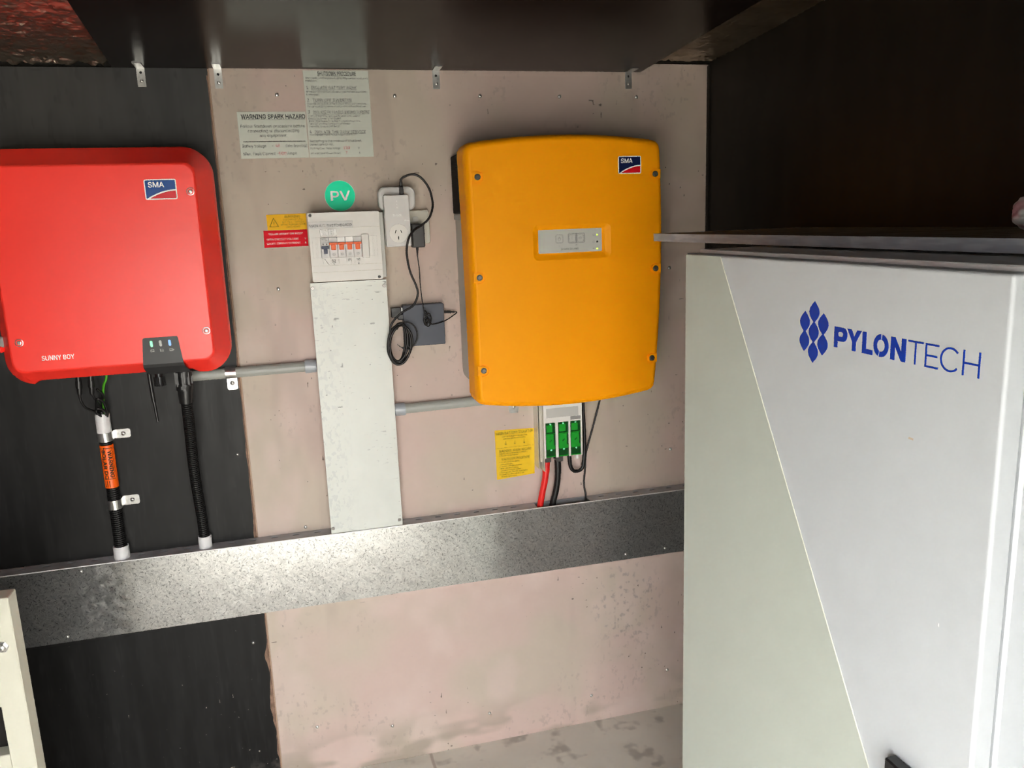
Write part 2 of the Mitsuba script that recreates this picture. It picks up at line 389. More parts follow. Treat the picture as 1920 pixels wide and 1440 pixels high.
# broken edge of the black sheet along the joint
zz = np.linspace(0.02, 1.80, 180)
edge = JOINT - 0.0042 - 0.011 * np.clip(meshkit.fbm(np.stack([zz * 16, zz * 0, zz * 0], 1), 4, 3) - 0.36, 0, 1) * np.clip(1.5 - zz, 0.25, 1.3) * 1.6
part(dp, 'torn_edge', extr(Polygon([(JOINT - 0.0035, zz[0])] + [(JOINT - 0.0035, zz[-1])] + list(zip(edge[::-1] - 0.001, zz[::-1]))), 0.004, 0.0046), 'torn_wood', label='splintered brown edge')
part(pp, 'edge_band', bx(JOINT - 0.0032, JOINT, 0.0015, 0.017, 0, 1.8145), 'pale_ply_edge', label='bare wood edge')
for x, z in ((-0.0218, 1.7589), (0.2477, 1.7570), (0.4552, 1.7574), (0.6585, 1.7564), (0.8650, 1.7554), (-0.0586, 1.3173), (-0.0648, 0.1469), (0.1338, 0.1083),
             (0.4074, 0.0913), (0.7139, 0.0857), (0.9552, 0.1228), (-0.0470, 0.7129), (0.9585, 1.3173), (0.9633, 0.8087)):
    part(pp, 'screw', dome(x, 0, z, 0.0048, 0.003), 'zinc', smooth=40)
for x, z in ((-0.1917, 0.9209), (-0.2028, 0.4186)):
    part(dp, 'screw', dome(x, 0, z, 0.0035, 0.0025), 'zinc', smooth=40)
wr = thing('wall_right', 'black plywood right wall', kind='structure')
part(wr, 'panel', bx(XR, XR + 0.02, YF, 0.0185, 0, 2.02), 'black_wall')
part(wr, 'corner_post', bx(XR - 0.0045, XR - 0.0002, -0.012, -0.0005, 0, 1.832), 'black_wall')
wl = solo('wall_left', bx(XL - 0.02, XL, YF, 0.02, 0, 2.02), 'black_wall', kind='structure')
labels[wl]['label'] = 'black plywood left wall'
# unseen front wall; low doorway and header shaped to limit the light
DX0, DX1, DZ = -0.64, 0.42, 1.47
wf = thing('wall_front', 'unseen black plywood front wall, its doorway shaped to control the light', kind='structure')
part(wf, 'panel', bx(XL - 0.02, DX0, YF - 0.05, YF, 0, 2.02), 'black_wall')
part(wf, 'panel', bx(DX1, XR + 0.02, YF - 0.05, YF, 0, 2.02), 'black_wall')
part(wf, 'lintel', bx(DX0, DX1, YF - 0.05, YF, DZ, 2.02), 'black_wall')
ce = thing('ceiling', 'low sloping ceiling of black film-faced plywood under foil insulation', kind='structure')
def slope_plate(poly, z0, sl, th):
    m = trimesh.creation.extrude_polygon(Polygon(poly), th, engine='earcut')
    v = m.vertices.copy(); v[:, 2] += z0 - sl * v[:, 1]; m.vertices = v; return m
part(ce, 'board', slope_plate([(-0.362, -0.0008), (0.876, -0.0008), (0.876, -1.25), (-0.10, -1.25), (-0.336, -0.449)], CEIL0, CSL, 0.018), 'film_ply', label='glossy dark brown plywood board')
def foil_sheet(x0, x1, y0, y1, step, amp, seed, zw):
    nx, ny = int((x1 - x0) / step) + 1, int((y1 - y0) / step) + 1
    X, Y_ = np.meshgrid(np.linspace(x0, x1, nx), np.linspace(y0, y1, ny))
    P = np.stack([X * 38, Y_ * 38, X * 0], -1)
    r = np.abs(meshkit.fbm(P, 3, seed) - 0.5) * 2
    r2 = np.abs(meshkit.fbm(np.stack([X * 15 + Y_ * 30, Y_ * 60, X * 0], -1), 3, seed + 4) - 0.5) * 2
    near = 0.55 + 1.3 * np.exp(Y_ / 0.035)
    Z = zw - FSL * Y_ + amp * (0.9 * r * near + 0.6 * r2 * near)
    v = np.stack([X, Y_, Z], -1).reshape(-1, 3)
    i, j = np.meshgrid(np.arange(ny - 1), np.arange(nx - 1), indexing='ij')
    a = (i * nx + j).ravel()
    return trimesh.Trimesh(v, np.vstack([np.stack([a, a + 1, a + nx + 1], 1), np.stack([a, a + nx + 1, a + nx], 1)]), process=False)
part(ce, 'foil', foil_sheet(XL, -0.335, -0.9, 0.0, 0.0036, 0.015, 3, FOIL0 - 0.021), 'foil', smooth=False, label='crinkled silver foil insulation')
part(ce, 'foil', foil_sheet(0.86, XR, -1.3, -0.012, 0.0036, 0.009, 8, FOIL0), 'foil', smooth=False, label='crinkled silver foil insulation')
part(ce, 'roof_sheet', slope_plate([(XL - 0.02, 0.05), (XR + 0.02, 0.05), (XR + 0.02, YF - 0.25), (XL - 0.02, YF - 0.25)], FOIL0 + 0.012, FSL, 0.02), 'black_wall')
part(ce, 'packer', bx(0.885, XR, -0.006, 0.03, 1.838, 1.846), 'black_wall')
gr = solo('ground', bx(-40, 40, -60, -1.492, -0.14, -0.012), 'ground_mat', kind='structure')
labels[gr]['label'] = 'pale gravel ground at and beyond the doorway'

# ---------------------------------------------------------------- galvanised trough along the wall
TY, TZ0, TZ1 = -0.048, 0.5185, 0.702
tr = thing('trough', 'long galvanised steel cable trough running along the back wall', 'cable trough')
part(tr, 'front_cover', [bx(XL + 0.003, XR - 0.003, TY, TY + 0.0014, TZ0, TZ1 - 0.0012), bx(XL + 0.003, XR - 0.003, TY, -0.001, TZ0, TZ0 + 0.0014)], 'galvanised', label='spangled front cover')
part(tr, 'rolled_edge', tube([(XL + 0.003, TY + 0.0008, TZ1 - 0.0004), (XR - 0.003, TY + 0.0008, TZ1 - 0.0004)], 0.0014, 8), 'edge_highlight', smooth=True)
hx = [0.2393, 0.2906, 0.3418, 0.3930, 0.4443, 0.4955, 0.7469, 0.7982, 0.8494, 0.8993, 0.9502, 1.0010] + [-0.6910 - 0.0513 * k for k in range(1, 6)] + \
     [-0.6910, -0.6400, -0.5867, -0.5357, -0.4317, -0.3815, -0.3289, -0.2258, -0.1751, -0.1236, -0.0718, -0.0191]
top = sbox(XL + 0.003, TY + 0.0014, XR - 0.003, -0.001)
slots = [LineString([(x - 0.0045, -0.0165), (x + 0.0045, -0.0165)]).buffer(0.0038, 6) for x in hx]
cut = sbox(0.556, -0.041, 0.706, -0.005)
part(tr, 'top_plate', extr(top.difference(unary_union(slots + [cut])), TZ1 - 0.0016, 0.0012, 'up'), 'galvanised_top', label='punched top flange')
part(tr, 'back_plate', bx(XL + 0.003, XR - 0.003, -0.002, -0.0005, TZ0, TZ1 - 0.003), 'galvanised_top')
for x, z in ((0.806, 0.534), (0.925, 0.535), (-0.610, 0.532), (-0.56, 0.690)):
    part(tr, 'screw', dome(x, TY, z, 0.0042, 0.0025), 'zinc', smooth=40)

# ---------------------------------------------------------------- vertical duct between switchboard and trough
du = thing('wall_duct', 'tall off-white painted metal duct between the switchboard and the trough', 'cable duct')
DXa, DXb, DY = 0.0150, 0.1942, -0.045
part(du, 'cover', bx(DXa, DXb, DY, DY + 0.0015, TZ1 + 0.0008, 1.330, 0.0004), 'duct_paint', label='worn off-white cover with dark flecks')
part(du, 'tray', [bx(DXa + 0.001, DXa + 0.0025, DY + 0.002, -0.001, TZ1 + 0.001, 1.327), bx(DXb - 0.0025, DXb - 0.001, DY + 0.002, -0.001, TZ1 + 0.001, 1.327),
     bx(DXa + 0.002, DXb - 0.002, DY + 0.002, -0.001, 1.3255, 1.327)], 'duct_side')
part(du, 'crease', bx(0.1040, 0.1050, DY - 0.0004, DY + 0.0004, TZ1 + 0.002, 1.328), 'duct_paint')
for x, z in ((0.0202, 1.3173), (0.1885, 1.3150), (0.0202, 0.7165), (0.1868, 0.7175)):
    s = part(du, 'screw', pan_screw(x, DY, z, 0.0042, 0.0022), 'screw_steel', smooth=35)
    part(s, 'recess', cross(x, DY - 0.0012, z, 0.0015), 'dark_steel')

# ---------------------------------------------------------------- switchboard
sw = thing('switchboard', 'small white circuit breaker switchboard above the off-white duct', 'switchboard')
SX0, SX1, SZ0, SZ1, SY = 0.0222, 0.1847, 1.3335, 1.4908, -0.075
part(sw, 'base_box', slab(SX0 + 0.002, SX1 + 0.0105, SZ0 + 0.002, SZ1 - 0.003, -0.0005, SY + 0.016, 0.004, 0.002), 'pale_grey', smooth=35)
WX0, WX1, WZ0, WZ1 = 0.0465, 0.1572, 1.3878, 1.4354
cover = Polygon(rr((SX0 + SX1) / 2, (SZ0 + SZ1) / 2, SX1 - SX0, SZ1 - SZ0, 0.003)).difference(sbox(WX0, WZ0, WX1, WZ1))
part(sw, 'cover', [extr(cover, SY + 0.0155, 0.0150), bx(WX0, WX1, SY + 0.012, SY + 0.013, WZ0, WZ1)], 'white_plastic', label='white plastic front cover')
for z, w in ((1.4548, 0.0007), (1.3698, 0.0007), (1.3547, 0.0008)):
    part(sw, 'moulded_line', extr(sbox(SX0 + 0.001, z, SX1 - 0.001, z + w), SY - 0.0003, 0.0003), 'pale_plate')
for x, z in ((0.0281, 1.4854), (0.1757, 1.3385)):
    part(sw, 'screw', lathe((x, SY - 0.0005, z), (x, SY - 1, z), [(0, 0.0035), (0.0006, 0.0035), (0.0006, 0.0024), (-0.0004 + 0.0008, 0.0)], 16), 'charcoal', smooth=35)
bxs = [0.0472, 0.0655, 0.0842, 0.1026, 0.1211, 0.1396]
for i in range(5):
    a, b = bxs[i] + 0.0004, bxs[i + 1] - 0.0004
    br = part(sw, 'breaker', [bx(a, b, SY + 0.001, SY + 0.0115, WZ0 + 0.0002, 1.4052, 0.0004), bx(a, b, SY - 0.0015, SY + 0.0115, 1.4052, 1.4225, 0.0004), bx(a, b, SY + 0.001, SY + 0.0115, 1.4225, WZ1 - 0.0010, 0.0004)],
              'grey_white_plastic', label='blue-switched breaker' if i == 0 else 'orange-switched breaker')
    m = (a + b) / 2
    if i == 0:
        part(br, 'toggle', [bx(a + 0.0003, b - 0.0003, SY - 0.0045, SY - 0.0012, 1.4086, 1.4150, 0.0005), bx(m - 0.0040, m + 0.0044, SY - 0.0052, SY + 0.001, 1.3972, 1.4087, 0.0006)], 'toggle_blue', label='dark blue toggle')
        part(br, 'print', [text('RCBO', a + 0.002, 1.4300, 0.0026, SY + 0.0008), text('32A 30mA', a + 0.002, 1.4262, 0.0018, SY + 0.0008), bx(a + 0.003, a + 0.006, SY - 0.0018, SY - 0.001, 1.4175, 1.4205), bx(b - 0.007, b - 0.004, SY - 0.0018, SY - 0.001, 1.4175, 1.4205)], 'ink_grey')
    else:
        part(br, 'toggle', [bx(a + 0.0002, b - 0.0002, SY - 0.0040, SY - 0.0012, 1.4172, 1.4224, 0.0005), bx(m - 0.0052, m + 0.0052, SY - 0.0060, SY + 0.001, 1.4052, 1.4180, 0.0008)], 'orange', label='orange toggle')
        part(br, 'print', [extr(sbox(m - 0.0028, 1.3932, m + 0.0028, 1.3978).difference(sbox(m - 0.0019, 1.3941, m + 0.0019, 1.3969)), SY + 0.001, 0.0003)], 'mid_grey')
        if i in (2, 3):
            part(br, 'blank_tag', bx(a + 0.0004, b - 0.0004, SY + 0.0002, SY + 0.001, 1.4235, 1.4345), 'white_print', label='white blank tag')
part(sw, 'blank_strip', bx(0.1400, 0.1567, SY - 0.0045, SY + 0.011, 1.3833, 1.4394, 0.0012), 'white_plastic', label='white blanking strip')
for (a, b) in ((0.0276, 0.0460), (0.1576, 0.1755)):
    fr = sbox(a, 1.3886, b, 1.4352)
    part(sw, 'knockout', extr(unary_union([fr.difference(fr.buffer(-0.0004, join_style=2)), line([(a + (b - a) * .45, 1.3886), (a + (b - a) * .45, 1.4352)], 0.0004), line([(a + (b - a) * .62, 1.3886), (a + (b - a) * .62, 1.4352)], 0.0004)]), SY, 0.0003), 'pale_grey')
nm = part(sw, 'name_label', extr(sbox(0.0229, 1.4552, 0.1222, 1.4706), SY, 0.0005), 'grey_white_plastic', label='label reading MAIN A.C. SWITCHBOARD')
part(nm, 'lettering', text('MAIN A.C. SWITCHBOARD', 0.0242, 1.4585, 0.0060, SY - 0.0005, w=0.0955), 'ink')
part(nm, 'border', extr(sbox(0.0229, 1.4552, 0.1222, 1.4706).exterior.buffer(0.00035), SY - 0.0004, 0.0003), 'pale_grey')
for a, b, L in ((0.0472, 0.0652, ('NORMAL', 'SUPPLY', 'MAIN', 'SWITCH')), (0.0662, 0.0838, ('SOLAR', 'SUPPLY', 'MAIN', 'SWITCH'))):
    lb = part(sw, 'small_label', extr(sbox(a, 1.4374, b, 1.4529), SY, 0.0005), 'white_print')
    part(lb, 'lettering', [text(s, (a + b) / 2, 1.4497 - 0.0037 * k, 0.0022, SY - 0.0005, align='c') for k, s in enumerate(L)] + [extr(sbox(a, 1.4374, b, 1.4529).exterior.buffer(0.0002), SY - 0.0004, 0.0003)], 'ink_grey')
hw = [text('SI', 0.0690, 1.3768, 0.0068, SY, w=0.0090), text('2', 0.0724, 1.3698, 0.0050, SY), text('Pi', 0.1072, 1.3780, 0.0066, SY, w=0.0065), text('SB', 0.1262, 1.3788, 0.0056, SY, w=0.0080), text('2', 0.1286, 1.3706, 0.0050, SY)]
hw.append(extr(line([(0.0518, 1.3842), (0.0540, 1.3850), (0.0560, 1.3815), (0.0600, 1.3745), (0.0623, 1.3721)], 0.0007), SY, 0.0003))
hw += [extr(line([(x, 1.3868 - 0.0035 * k), (x, 1.3852 - 0.0035 * k)], 0.0005), SY, 0.0003) for x in (0.0492, 0.0668, 0.0852, 0.1030, 0.1212) for k in range(4)]
part(sw, 'handwriting', hw, 'ink')

# ---------------------------------------------------------------- labels and signs on the pink sheet
k = thing('warning_label', 'small amber multiple supplies warning label left of the switchboard, above the red label', 'label')
part(k, 'plate', extr(quad([(-0.0704, 1.4912), (-0.0701, 1.4556), (0.0200, 1.4548), (0.0200, 1.4918)]), -0.0002, 0.001), 'label_amber')
part(k, 'lettering', [text('WARNING', -0.0120, 1.4830, 0.0056, -0.0012, align='c', w=0.036), text('MULTIPLE SUPPLIES', -0.0118, 1.4770, 0.0036, -0.0012, align='c', w=0.0446), text('ISOLATE ALL SUPPLIES', -0.0114, 1.4713, 0.0036, -0.0012, align='c', w=0.0496),
     text('BEFORE WORKING ON THE', -0.0111, 1.4656, 0.0036, -0.0012, align='c', w=0.056), text('SWITCHBOARD', -0.0112, 1.4600, 0.0036, -0.0012, align='c', w=0.031)], 'ink_brown')
tri = Polygon([(-0.0657, 1.4628), (-0.0437, 1.4628), (-0.0548, 1.4840)])
part(k, 'shock_symbol', extr(unary_union([tri.difference(tri.buffer(-0.0012, join_style=2)), Polygon([(-0.0545, 1.4772), (-0.0562, 1.4715), (-0.0548, 1.4718), (-0.0556, 1.4652), (-0.0532, 1.4730), (-0.0546, 1.4726)])]), -0.0012, 0.0003), 'ink_brown')
k = thing('solar_label', 'red solar array label with white lettering, left of the switchboard', 'label')
part(k, 'plate', extr(quad([(-0.0799, 1.4547), (-0.0812, 1.4152), (0.0200, 1.4158), (0.0200, 1.4546)]), -0.0002, 0.001), 'label_red')
part(k, 'lettering', [text('SOLAR ARRAY ON ROOF', -0.0299, 1.4440, 0.0046, -0.0012, align='c', w=0.0784), text('OPEN CIRCUIT VOLTAGE', -0.0744, 1.4317, 0.0044, -0.0012, w=0.0726), text('V', 0.0120, 1.4317, 0.0044, -0.0012),
     text('SHORT CIRCUIT CURRENT', -0.0745, 1.4221, 0.0044, -0.0012, w=0.077), text('A', 0.0120, 1.4221, 0.0044, -0.0012)], 'white_print')
k = thing('round_sticker', 'round bright green PV sticker above the switchboard', 'sticker')
part(k, 'disc', extr(Point(0.1026, 1.5300).buffer(0.0357, 24), -0.0002, 0.0008), 'green_sticker')
part(k, 'rim', extr(Point(0.1026, 1.5300).buffer(0.0357, 24).difference(Point(0.1026, 1.5300).buffer(0.0347, 24)), -0.0010, 0.0003), 'green_ring')
part(k, 'lettering', text('PV', 0.1036, 1.5195, 0.0215, -0.0010, align='c', w=0.046, bold=True), 'white_print')

k = thing('spark_sign', 'silver metal spark hazard warning sign, the shorter of two silver signs', 'sign')
part(k, 'plate', bx(-0.1132, 0.0385, -0.0018, -0.0006, 1.6190, 1.7220, 0.0004), 'sign_steel')
S = -0.0018
part(k, 'lettering', [text('WARNING SPARK HAZARD', -0.1050, 1.7066, 0.0092, S, w=0.1423, bold=True), text('Follow Shutdown procedure before', -0.1076, 1.6870, 0.0068, S, w=0.1422), text('connecting or disconnecting', -0.0361, 1.6767, 0.0068, S, w=0.1136, align='c'),
     text('any equipment.', -0.0373, 1.6662, 0.0068, S, w=0.0603, align='c'), extr(sbox(-0.1048, 1.6553, 0.0336, 1.6569), S, 0.0003), extr(sbox(-0.1050, 1.7044, 0.0373, 1.7050), S, 0.0003), text('Battery Voltage', -0.1078, 1.6434, 0.0066, S, w=0.0519), text('-', -0.0430, 1.6434, 0.0066, S),
     text('Volts (nominal)', -0.0133, 1.6430, 0.0066, S, w=0.0495), text('Max. Fault Current -', -0.1070, 1.6262, 0.0066, S, w=0.0770), text('Amps', -0.0098, 1.6263, 0.0066, S, w=0.0207)], 'ink')
part(k, 'handwriting', [text('500', -0.0290, 1.6262, 0.0066, S, w=0.0170), text('48', -0.0350, 1.6440, 0.0060, S)], 'ink_red')
k = thing('shutdown_sign', 'tall silver metal shutdown procedure sign reaching up to the ceiling board', 'sign')
part(k, 'plate', bx(0.0402, 0.1890, -0.0026, -0.0014, 1.6188, 1.8130, 0.0004), 'sign_steel')
S = -0.0026
L = [('SHUTDOWN PROCEDURE', .0723, 1.8015, .0085, .0875, True), ('Where possible, turn off all appliances, lighting, refrigerators/freezers etc. prior to', .0448, 1.7939, .0042, .1430, False), ('isolating power.', .0444, 1.7880, .0042, .0265, False),
     ('1', .0450, 1.7714, .0066, None, False), ('ISOLATE BATTERY BANK', .0564, 1.7715, .0066, .1030, False), ('At the BATTERY ISOLATOR switch, pull the handle out firmly', .0444, 1.7637, .0042, .1393, False), ('to disengage.', .0438, 1.7577, .0042, .0290, False),
     ('2', .0446, 1.7440, .0066, None, False), ('TURN OFF INVERTER', .0570, 1.7440, .0066, .0890, False), ('Press the INV button on the Outback MATE, and then press', .0440, 1.7370, .0042, .1354, False), ('the corresponding button under the OFF text on the screen.', .0441, 1.7312, .0042, .1355, False),
     ('3', .0444, 1.7174, .0066, None, False), ('ISOLATE PV PANELS & WIND TURBINE', .0560, 1.7172, .0066, .1295, False), ('Turn OFF the PV Array Circuit Breaker or MC isolator', .0442, 1.7098, .0042, .1190, False), ('(Red is ON, Green is OFF (safe))', .0442, 1.7040, .0042, .0740, False),
     ('Brake Ohms to slow the turbine if stopped or very slow.', .0446, 1.6986, .0042, .1190, False), ('Turn OFF the Wind Turbine Circuit Breaker', .0447, 1.6927, .0042, .0950, False), ('(red is ON, Green is OFF (safe))', .0447, 1.6867, .0042, .0700, False),
     ('4', .0440, 1.6738, .0066, None, False), ('ISOLATE THE 240V SERVICE', .0560, 1.6730, .0066, .1180, False), ('Turn the Main Switch to the Switchboard to OFF', .0441, 1.6680, .0038, .1085, False),
     ('Restarting is the reverse of shutdown', .0438, 1.6536, .0052, .1180, False), ('(when safe to do).', .0434, 1.6458, .0052, .0540, False), ('PV Array Open Circuit Voltage', .0428, 1.6373, .0044, .0690, False), ('PV Array Short Circuit Current', .0437, 1.6262, .0044, .0680, False), ('V', .1530, 1.6373, .0042, None, False), ('A', .1540, 1.6262, .0042, None, False)]
part(k, 'lettering', [text(s, x, z, h, S, w=w, bold=b) for s, x, z, h, w, b in L] + [extr(sbox(a, z, b, z + 0.0005), S, 0.0003) for a, b, z in ((.0723, .1598, 1.8000), (.0564, .1594, 1.7699), (.0570, .1460, 1.7425), (.0560, .1855, 1.7157), (.0560, .1740, 1.6716))], 'ink')
part(k, 'handwriting', [text('120', .1190, 1.6372, .0060, S), text('7', .1240, 1.6262, .0058, S)], 'ink_red')

k = thing('battery_sign', 'yellow battery isolator warning sign beside the green fuse switch', 'sign')
part(k, 'plate', extr(quad([(0.4562, 0.9150), (0.4574, 0.7782), (0.5625, 0.7846), (0.5648, 0.9112)]), -0.0002, 0.001), 'sign_yellow')
S = -0.0012
part(k, 'lettering', [text('MAIN BATTERY ISOLATOR', .4600, .9016, .0070, S, w=.1015), text('Disconnect all the battery isolation', .5100, .8938, .0036, S, w=.069, align='c'), text('switches before maintenance.', .5100, .8880, .0036, S, w=.062, align='c'), extr(sbox(.4570, .8648, .5640, .8653), S, .0003),
     text('WARNING  SPARK HAZARD', .5108, .8526, .0068, S, w=.0887, align='c'), text('Follow Shutdown procedure before connecting', .4661, .8474, .0034, S, w=.078), text('or disconnecting any equipment.', .4661, .8420, .0034, S, w=.0528),
     text('SHUTDOWN PROCEDURE', .5110, .8300, .0068, S, w=.0776, align='c')] +
     [text(s, .4652 if s[0].isdigit() else .4690, .8238 - 0.0057 * i, .0032, S, w=w) for i, (s, w) in enumerate((('1  Turn off all loads and supplies', .056), ('at the switchboard.', .034), ('2  Switch off the inverter', .062), ('and wait until it stops.', .050), ('pull the isolator down', .056), ('3  Remove fuses from the fuse holders', .078), ('4  Restarting is the reverse of this', .068), ('shutdown procedure.', .044)))] +
     [extr(unary_union([line([(x, .8825), (x, .8735)], .0008), line([(x - .0032, .8760), (x, .8726), (x + .0032, .8760)], .0008)]), S, .0003) for x in (.4852, .5105, .5357)], 'ink_brown')

# ---------------------------------------------------------------- outlet, plugs, network gear
k = thing('power_outlet', 'cream double power outlet plate on the pink wall, mostly hidden behind plugs', 'power outlet')
part(k, 'plate', slab(0.1895, 0.3110, 1.4095, 1.4905, -0.0005, -0.020, 0.005, 0.003), 'pale_plate', smooth=35)
part(k, 'switch', slab(0.2700, 0.2835, 1.4622, 1.4757, -0.019, -0.0225, 0.004, 0.001), 'pale_grey', smooth=35)
part(k, 'inner_edge', extr(Polygon(rr(0.2502, 1.450, 0.1130, 0.0730, 0.004)).exterior.buffer(0.0005), -0.0199, 0.0004), 'pale_grey')
k = thing('white_adapter', 'bulky rounded white plug-in adapter behind the powerline plug', 'adapter')
part(k, 'body', slab(0.1885, 0.2755, 1.4905, 1.5460, -0.022, -0.050, 0.016, 0.006, 5), 'grey_white_plastic', smooth=40)
part(k, 'base', slab(0.1925, 0.2715, 1.4925, 1.5430, -0.003, -0.0225, 0.014, 0.002), 'charcoal', smooth=35)
k = thing('powerline_adapter', 'upright white powerline plug with a socket on its face, right of the switchboard', 'powerline adapter')
PY = -0.075
part(k, 'body', slab(0.1973, 0.2570, 1.4064, 1.5262, -0.0512, PY, 0.005, 0.003, 4), 'grey_white_plastic', smooth=40)
part(k, 'neck', slab(0.205, 0.250, 1.415, 1.488, -0.0225, -0.0515, 0.004, 0.001), 'white_plastic', smooth=40)
part(k, 'socket_ring', extr(Point(0.2277, 1.4372).buffer(0.0223, 20).difference(Point(0.2277, 1.4372).buffer(0.0217, 20)), PY, 0.0004), 'pale_grey')
sk = part(k, 'socket_face', extr(Point(0.2277, 1.4372).buffer(0.0216, 24), PY, 0.0005), 'white_plastic')
for p in ([(0.2185, 1.4375), (0.2205, 1.4383), (0.2232, 1.4448), (0.2210, 1.4454)], [(0.2362, 1.4375), (0.2342, 1.4383), (0.2315, 1.4448), (0.2337, 1.4454)], [(0.2258, 1.4232), (0.2280, 1.4232), (0.2280, 1.4305), (0.2258, 1.4305)]):
    part(sk, 'slot', extr(Polygon(p), PY - 0.0005, 0.0003), 'ink')
for i in range(3):
    part(k, 'indicator', extr(Point(0.2272, 1.5118 - 0.0072 * i).buffer(0.0009, 8).union(sbox(0.2270, 1.5095 - 0.0072 * i, 0.2274, 1.5118 - 0.0072 * i)), PY, 0.0004), 'white_print')
part(k, 'lettering', [text('D-Link', 0.2277, 1.4775, 0.0042, PY, w=0.0215, bold=True, align='c'), text('AV500', 0.2432, 1.4655, 0.0025, PY)], 'white_print')
k = thing('plug_pack', 'small black power supply plugged into the right half of the outlet', 'plug')
part(k, 'body', slab(0.2618, 0.2922, 1.4020, 1.4582, -0.021, -0.058, 0.004, 0.004, 4), 'charcoal', smooth=40)
part(k, 'strain_relief', lathe((0.2745, -0.040, 1.4025), (0.2735, -0.042, 1.382), [(0, 0.0032), (0.008, 0.0030), (0.0081, 0.0024), (0.019, 0.0017)], 12), 'black_rubber', smooth=40)
part(k, 'lead', tube([(0.2732, -0.042, 1.385), (0.2762, -0.040, 1.3500), (0.2760, -0.042, 1.3200), (0.2772, -0.047, 1.2820), (0.2800, -0.050, 1.2520), (0.2830, -0.051, 1.2400)], 0.0013, 8, 8), 'black_rubber', smooth=True, label='thin black lead')
# the lead's bundle tied on the router, then on to the router's plug
bp = []
for t in np.linspace(0, 1, 90):
    a = t * 2 * math.pi * 4
    bp.append((0.2860 - 0.004 * math.cos(a * .5) + 0.0075 * math.cos(a) * (0.8 + 0.2 * math.sin(3 * t)), -0.047 - 0.009 * abs(math.sin(a * 0.5 + t)), 1.2285 + 0.0205 * math.sin(a) * (0.7 + 0.3 * math.cos(5 * t)) - 0.002 * t))
part(k, 'lead_bundle', [tube(bp, 0.0014, 8, 2), tube([(0.2795, -0.049, 1.226), (0.2860, -0.059, 1.227), (0.2925, -0.049, 1.224)], 0.0026, 8, 6)], 'black_rubber', smooth=True, label='tied coil of thin lead')
part(k, 'lead_tail', tube([(0.2925, -0.050, 1.2170), (0.3005, -0.046, 1.2140), (0.3200, -0.036, 1.2150), (0.3410, -0.026, 1.2205), (0.3580, -0.018, 1.2290), (0.3672, -0.016, 1.2345), (0.3650, -0.016, 1.2372), (0.3480, -0.016, 1.2378)], 0.0014, 8, 8), 'black_rubber', smooth=True)
part(k, 'barrel_plug', lathe((0.3625, -0.016, 1.2374), (0.3345, -0.016, 1.2392), [(0, 0.0018), (0.009, 0.0024), (0.0091, 0.0034), (0.026, 0.0034)], 12), 'black_plastic', smooth=40)
k = thing('router', 'flat slate grey network box on the wall between the duct and the yellow inverter', 'network box')
part(k, 'body', slab(0.2315, 0.3330, 1.1600, 1.2625, -0.0005, -0.030, 0.003, 0.002), 'slate', smooth=35)
k = thing('network_lead', 'short black network lead plugged into the left side of the slate network box', 'cable')
part(k, 'plug', bx(0.2035, 0.2280, -0.024, -0.006, 1.2335, 1.2575, 0.0012), 'black_plastic')
part(k, 'plug', bx(0.2185, 0.2345, -0.027, -0.008, 1.2270, 1.2410, 0.0012), 'black_plastic')
part(k, 'clip', bx(0.2265, 0.2345, -0.020, -0.010, 1.2480, 1.2560, 0.0006), 'white_print', label='clear plug tip')
# long network cable: from the powerline plug, over, down and into a coil hung at the duct
k = thing('network_cable', 'long glossy black cable looping from the powerline plug into a coil beside the duct', 'cable')
part(k, 'plug', [bx(0.2370, 0.2462, -0.068, -0.0545, 1.5264, 1.5440, 0.001), lathe((0.2415, -0.060, 1.5435), (0.2425, -0.060, 1.563), [(0, 0.0048), (0.004, 0.0046), (0.0041, 0.0036), (0.008, 0.0042), (0.0081, 0.0032), (0.012, 0.0038), (0.0121, 0.0030), (0.019, 0.0027)], 14)], 'black_plastic', smooth=35)
cab = [(0.2427, -0.060, 1.5610), (0.2496, -0.061, 1.5668), (0.2714, -0.062, 1.5723), (0.2911, -0.062, 1.5633), (0.3075, -0.063, 1.5390), (0.3136, -0.065, 1.5110), (0.3120, -0.068, 1.4915), (0.3015, -0.070, 1.4690), (0.2840, -0.071, 1.4545), (0.2655, -0.078, 1.4445), (0.2520, -0.084, 1.4300), (0.2450, -0.084, 1.4110), (0.2440, -0.074, 1.3850), (0.2505, -0.064, 1.3463), (0.2640, -0.060, 1.3098), (0.2660, -0.060, 1.2891), (0.2530, -0.060, 1.2640), (0.2229, -0.062, 1.2477), (0.1975, -0.064, 1.2225)]
tilt = math.radians(-14)
cc = []
for t in np.linspace(0, 1, 150):
    a = math.pi * 0.80 + t * 2 * math.pi * 5.6
    g = 1.0 - 0.34 * (0.5 + 0.5 * math.sin(t * 17.0))
    u, v = 0.0295 * math.cos(a) * g, 0.0520 * math.sin(a) * (0.92 + 0.09 * math.cos(t * 23.0))
    ox, oz = 0.0035 * math.sin(t * 13), 0.003 * math.cos(t * 9) - 0.004 * t
    cc.append((0.2130 + ox + u * math.cos(tilt) - v * math.sin(tilt) * 0.75, -0.0570 - 0.0085 * (0.5 + 0.5 * math.sin(t * 29 + a)) - 0.004 * math.sin(t * 5), 1.1760 + oz + u * math.sin(tilt) + v * math.cos(tilt)))
part(k, 'run', tube(cab + cc[2:6], 0.0026, 12, 10), 'black_rubber', smooth=True)
part(k, 'coil', tube(cc[3:], 0.0029, 10, 3), 'black_rubber', smooth=True, label='hanging coil of five loops')
loop = [(0.2340 + 0.0265 * math.cos(a), -0.0500 - 0.004 * math.sin(a), 1.1905 + 0.0330 * math.sin(a)) for a in np.linspace(-2.1, 2.6, 24)]
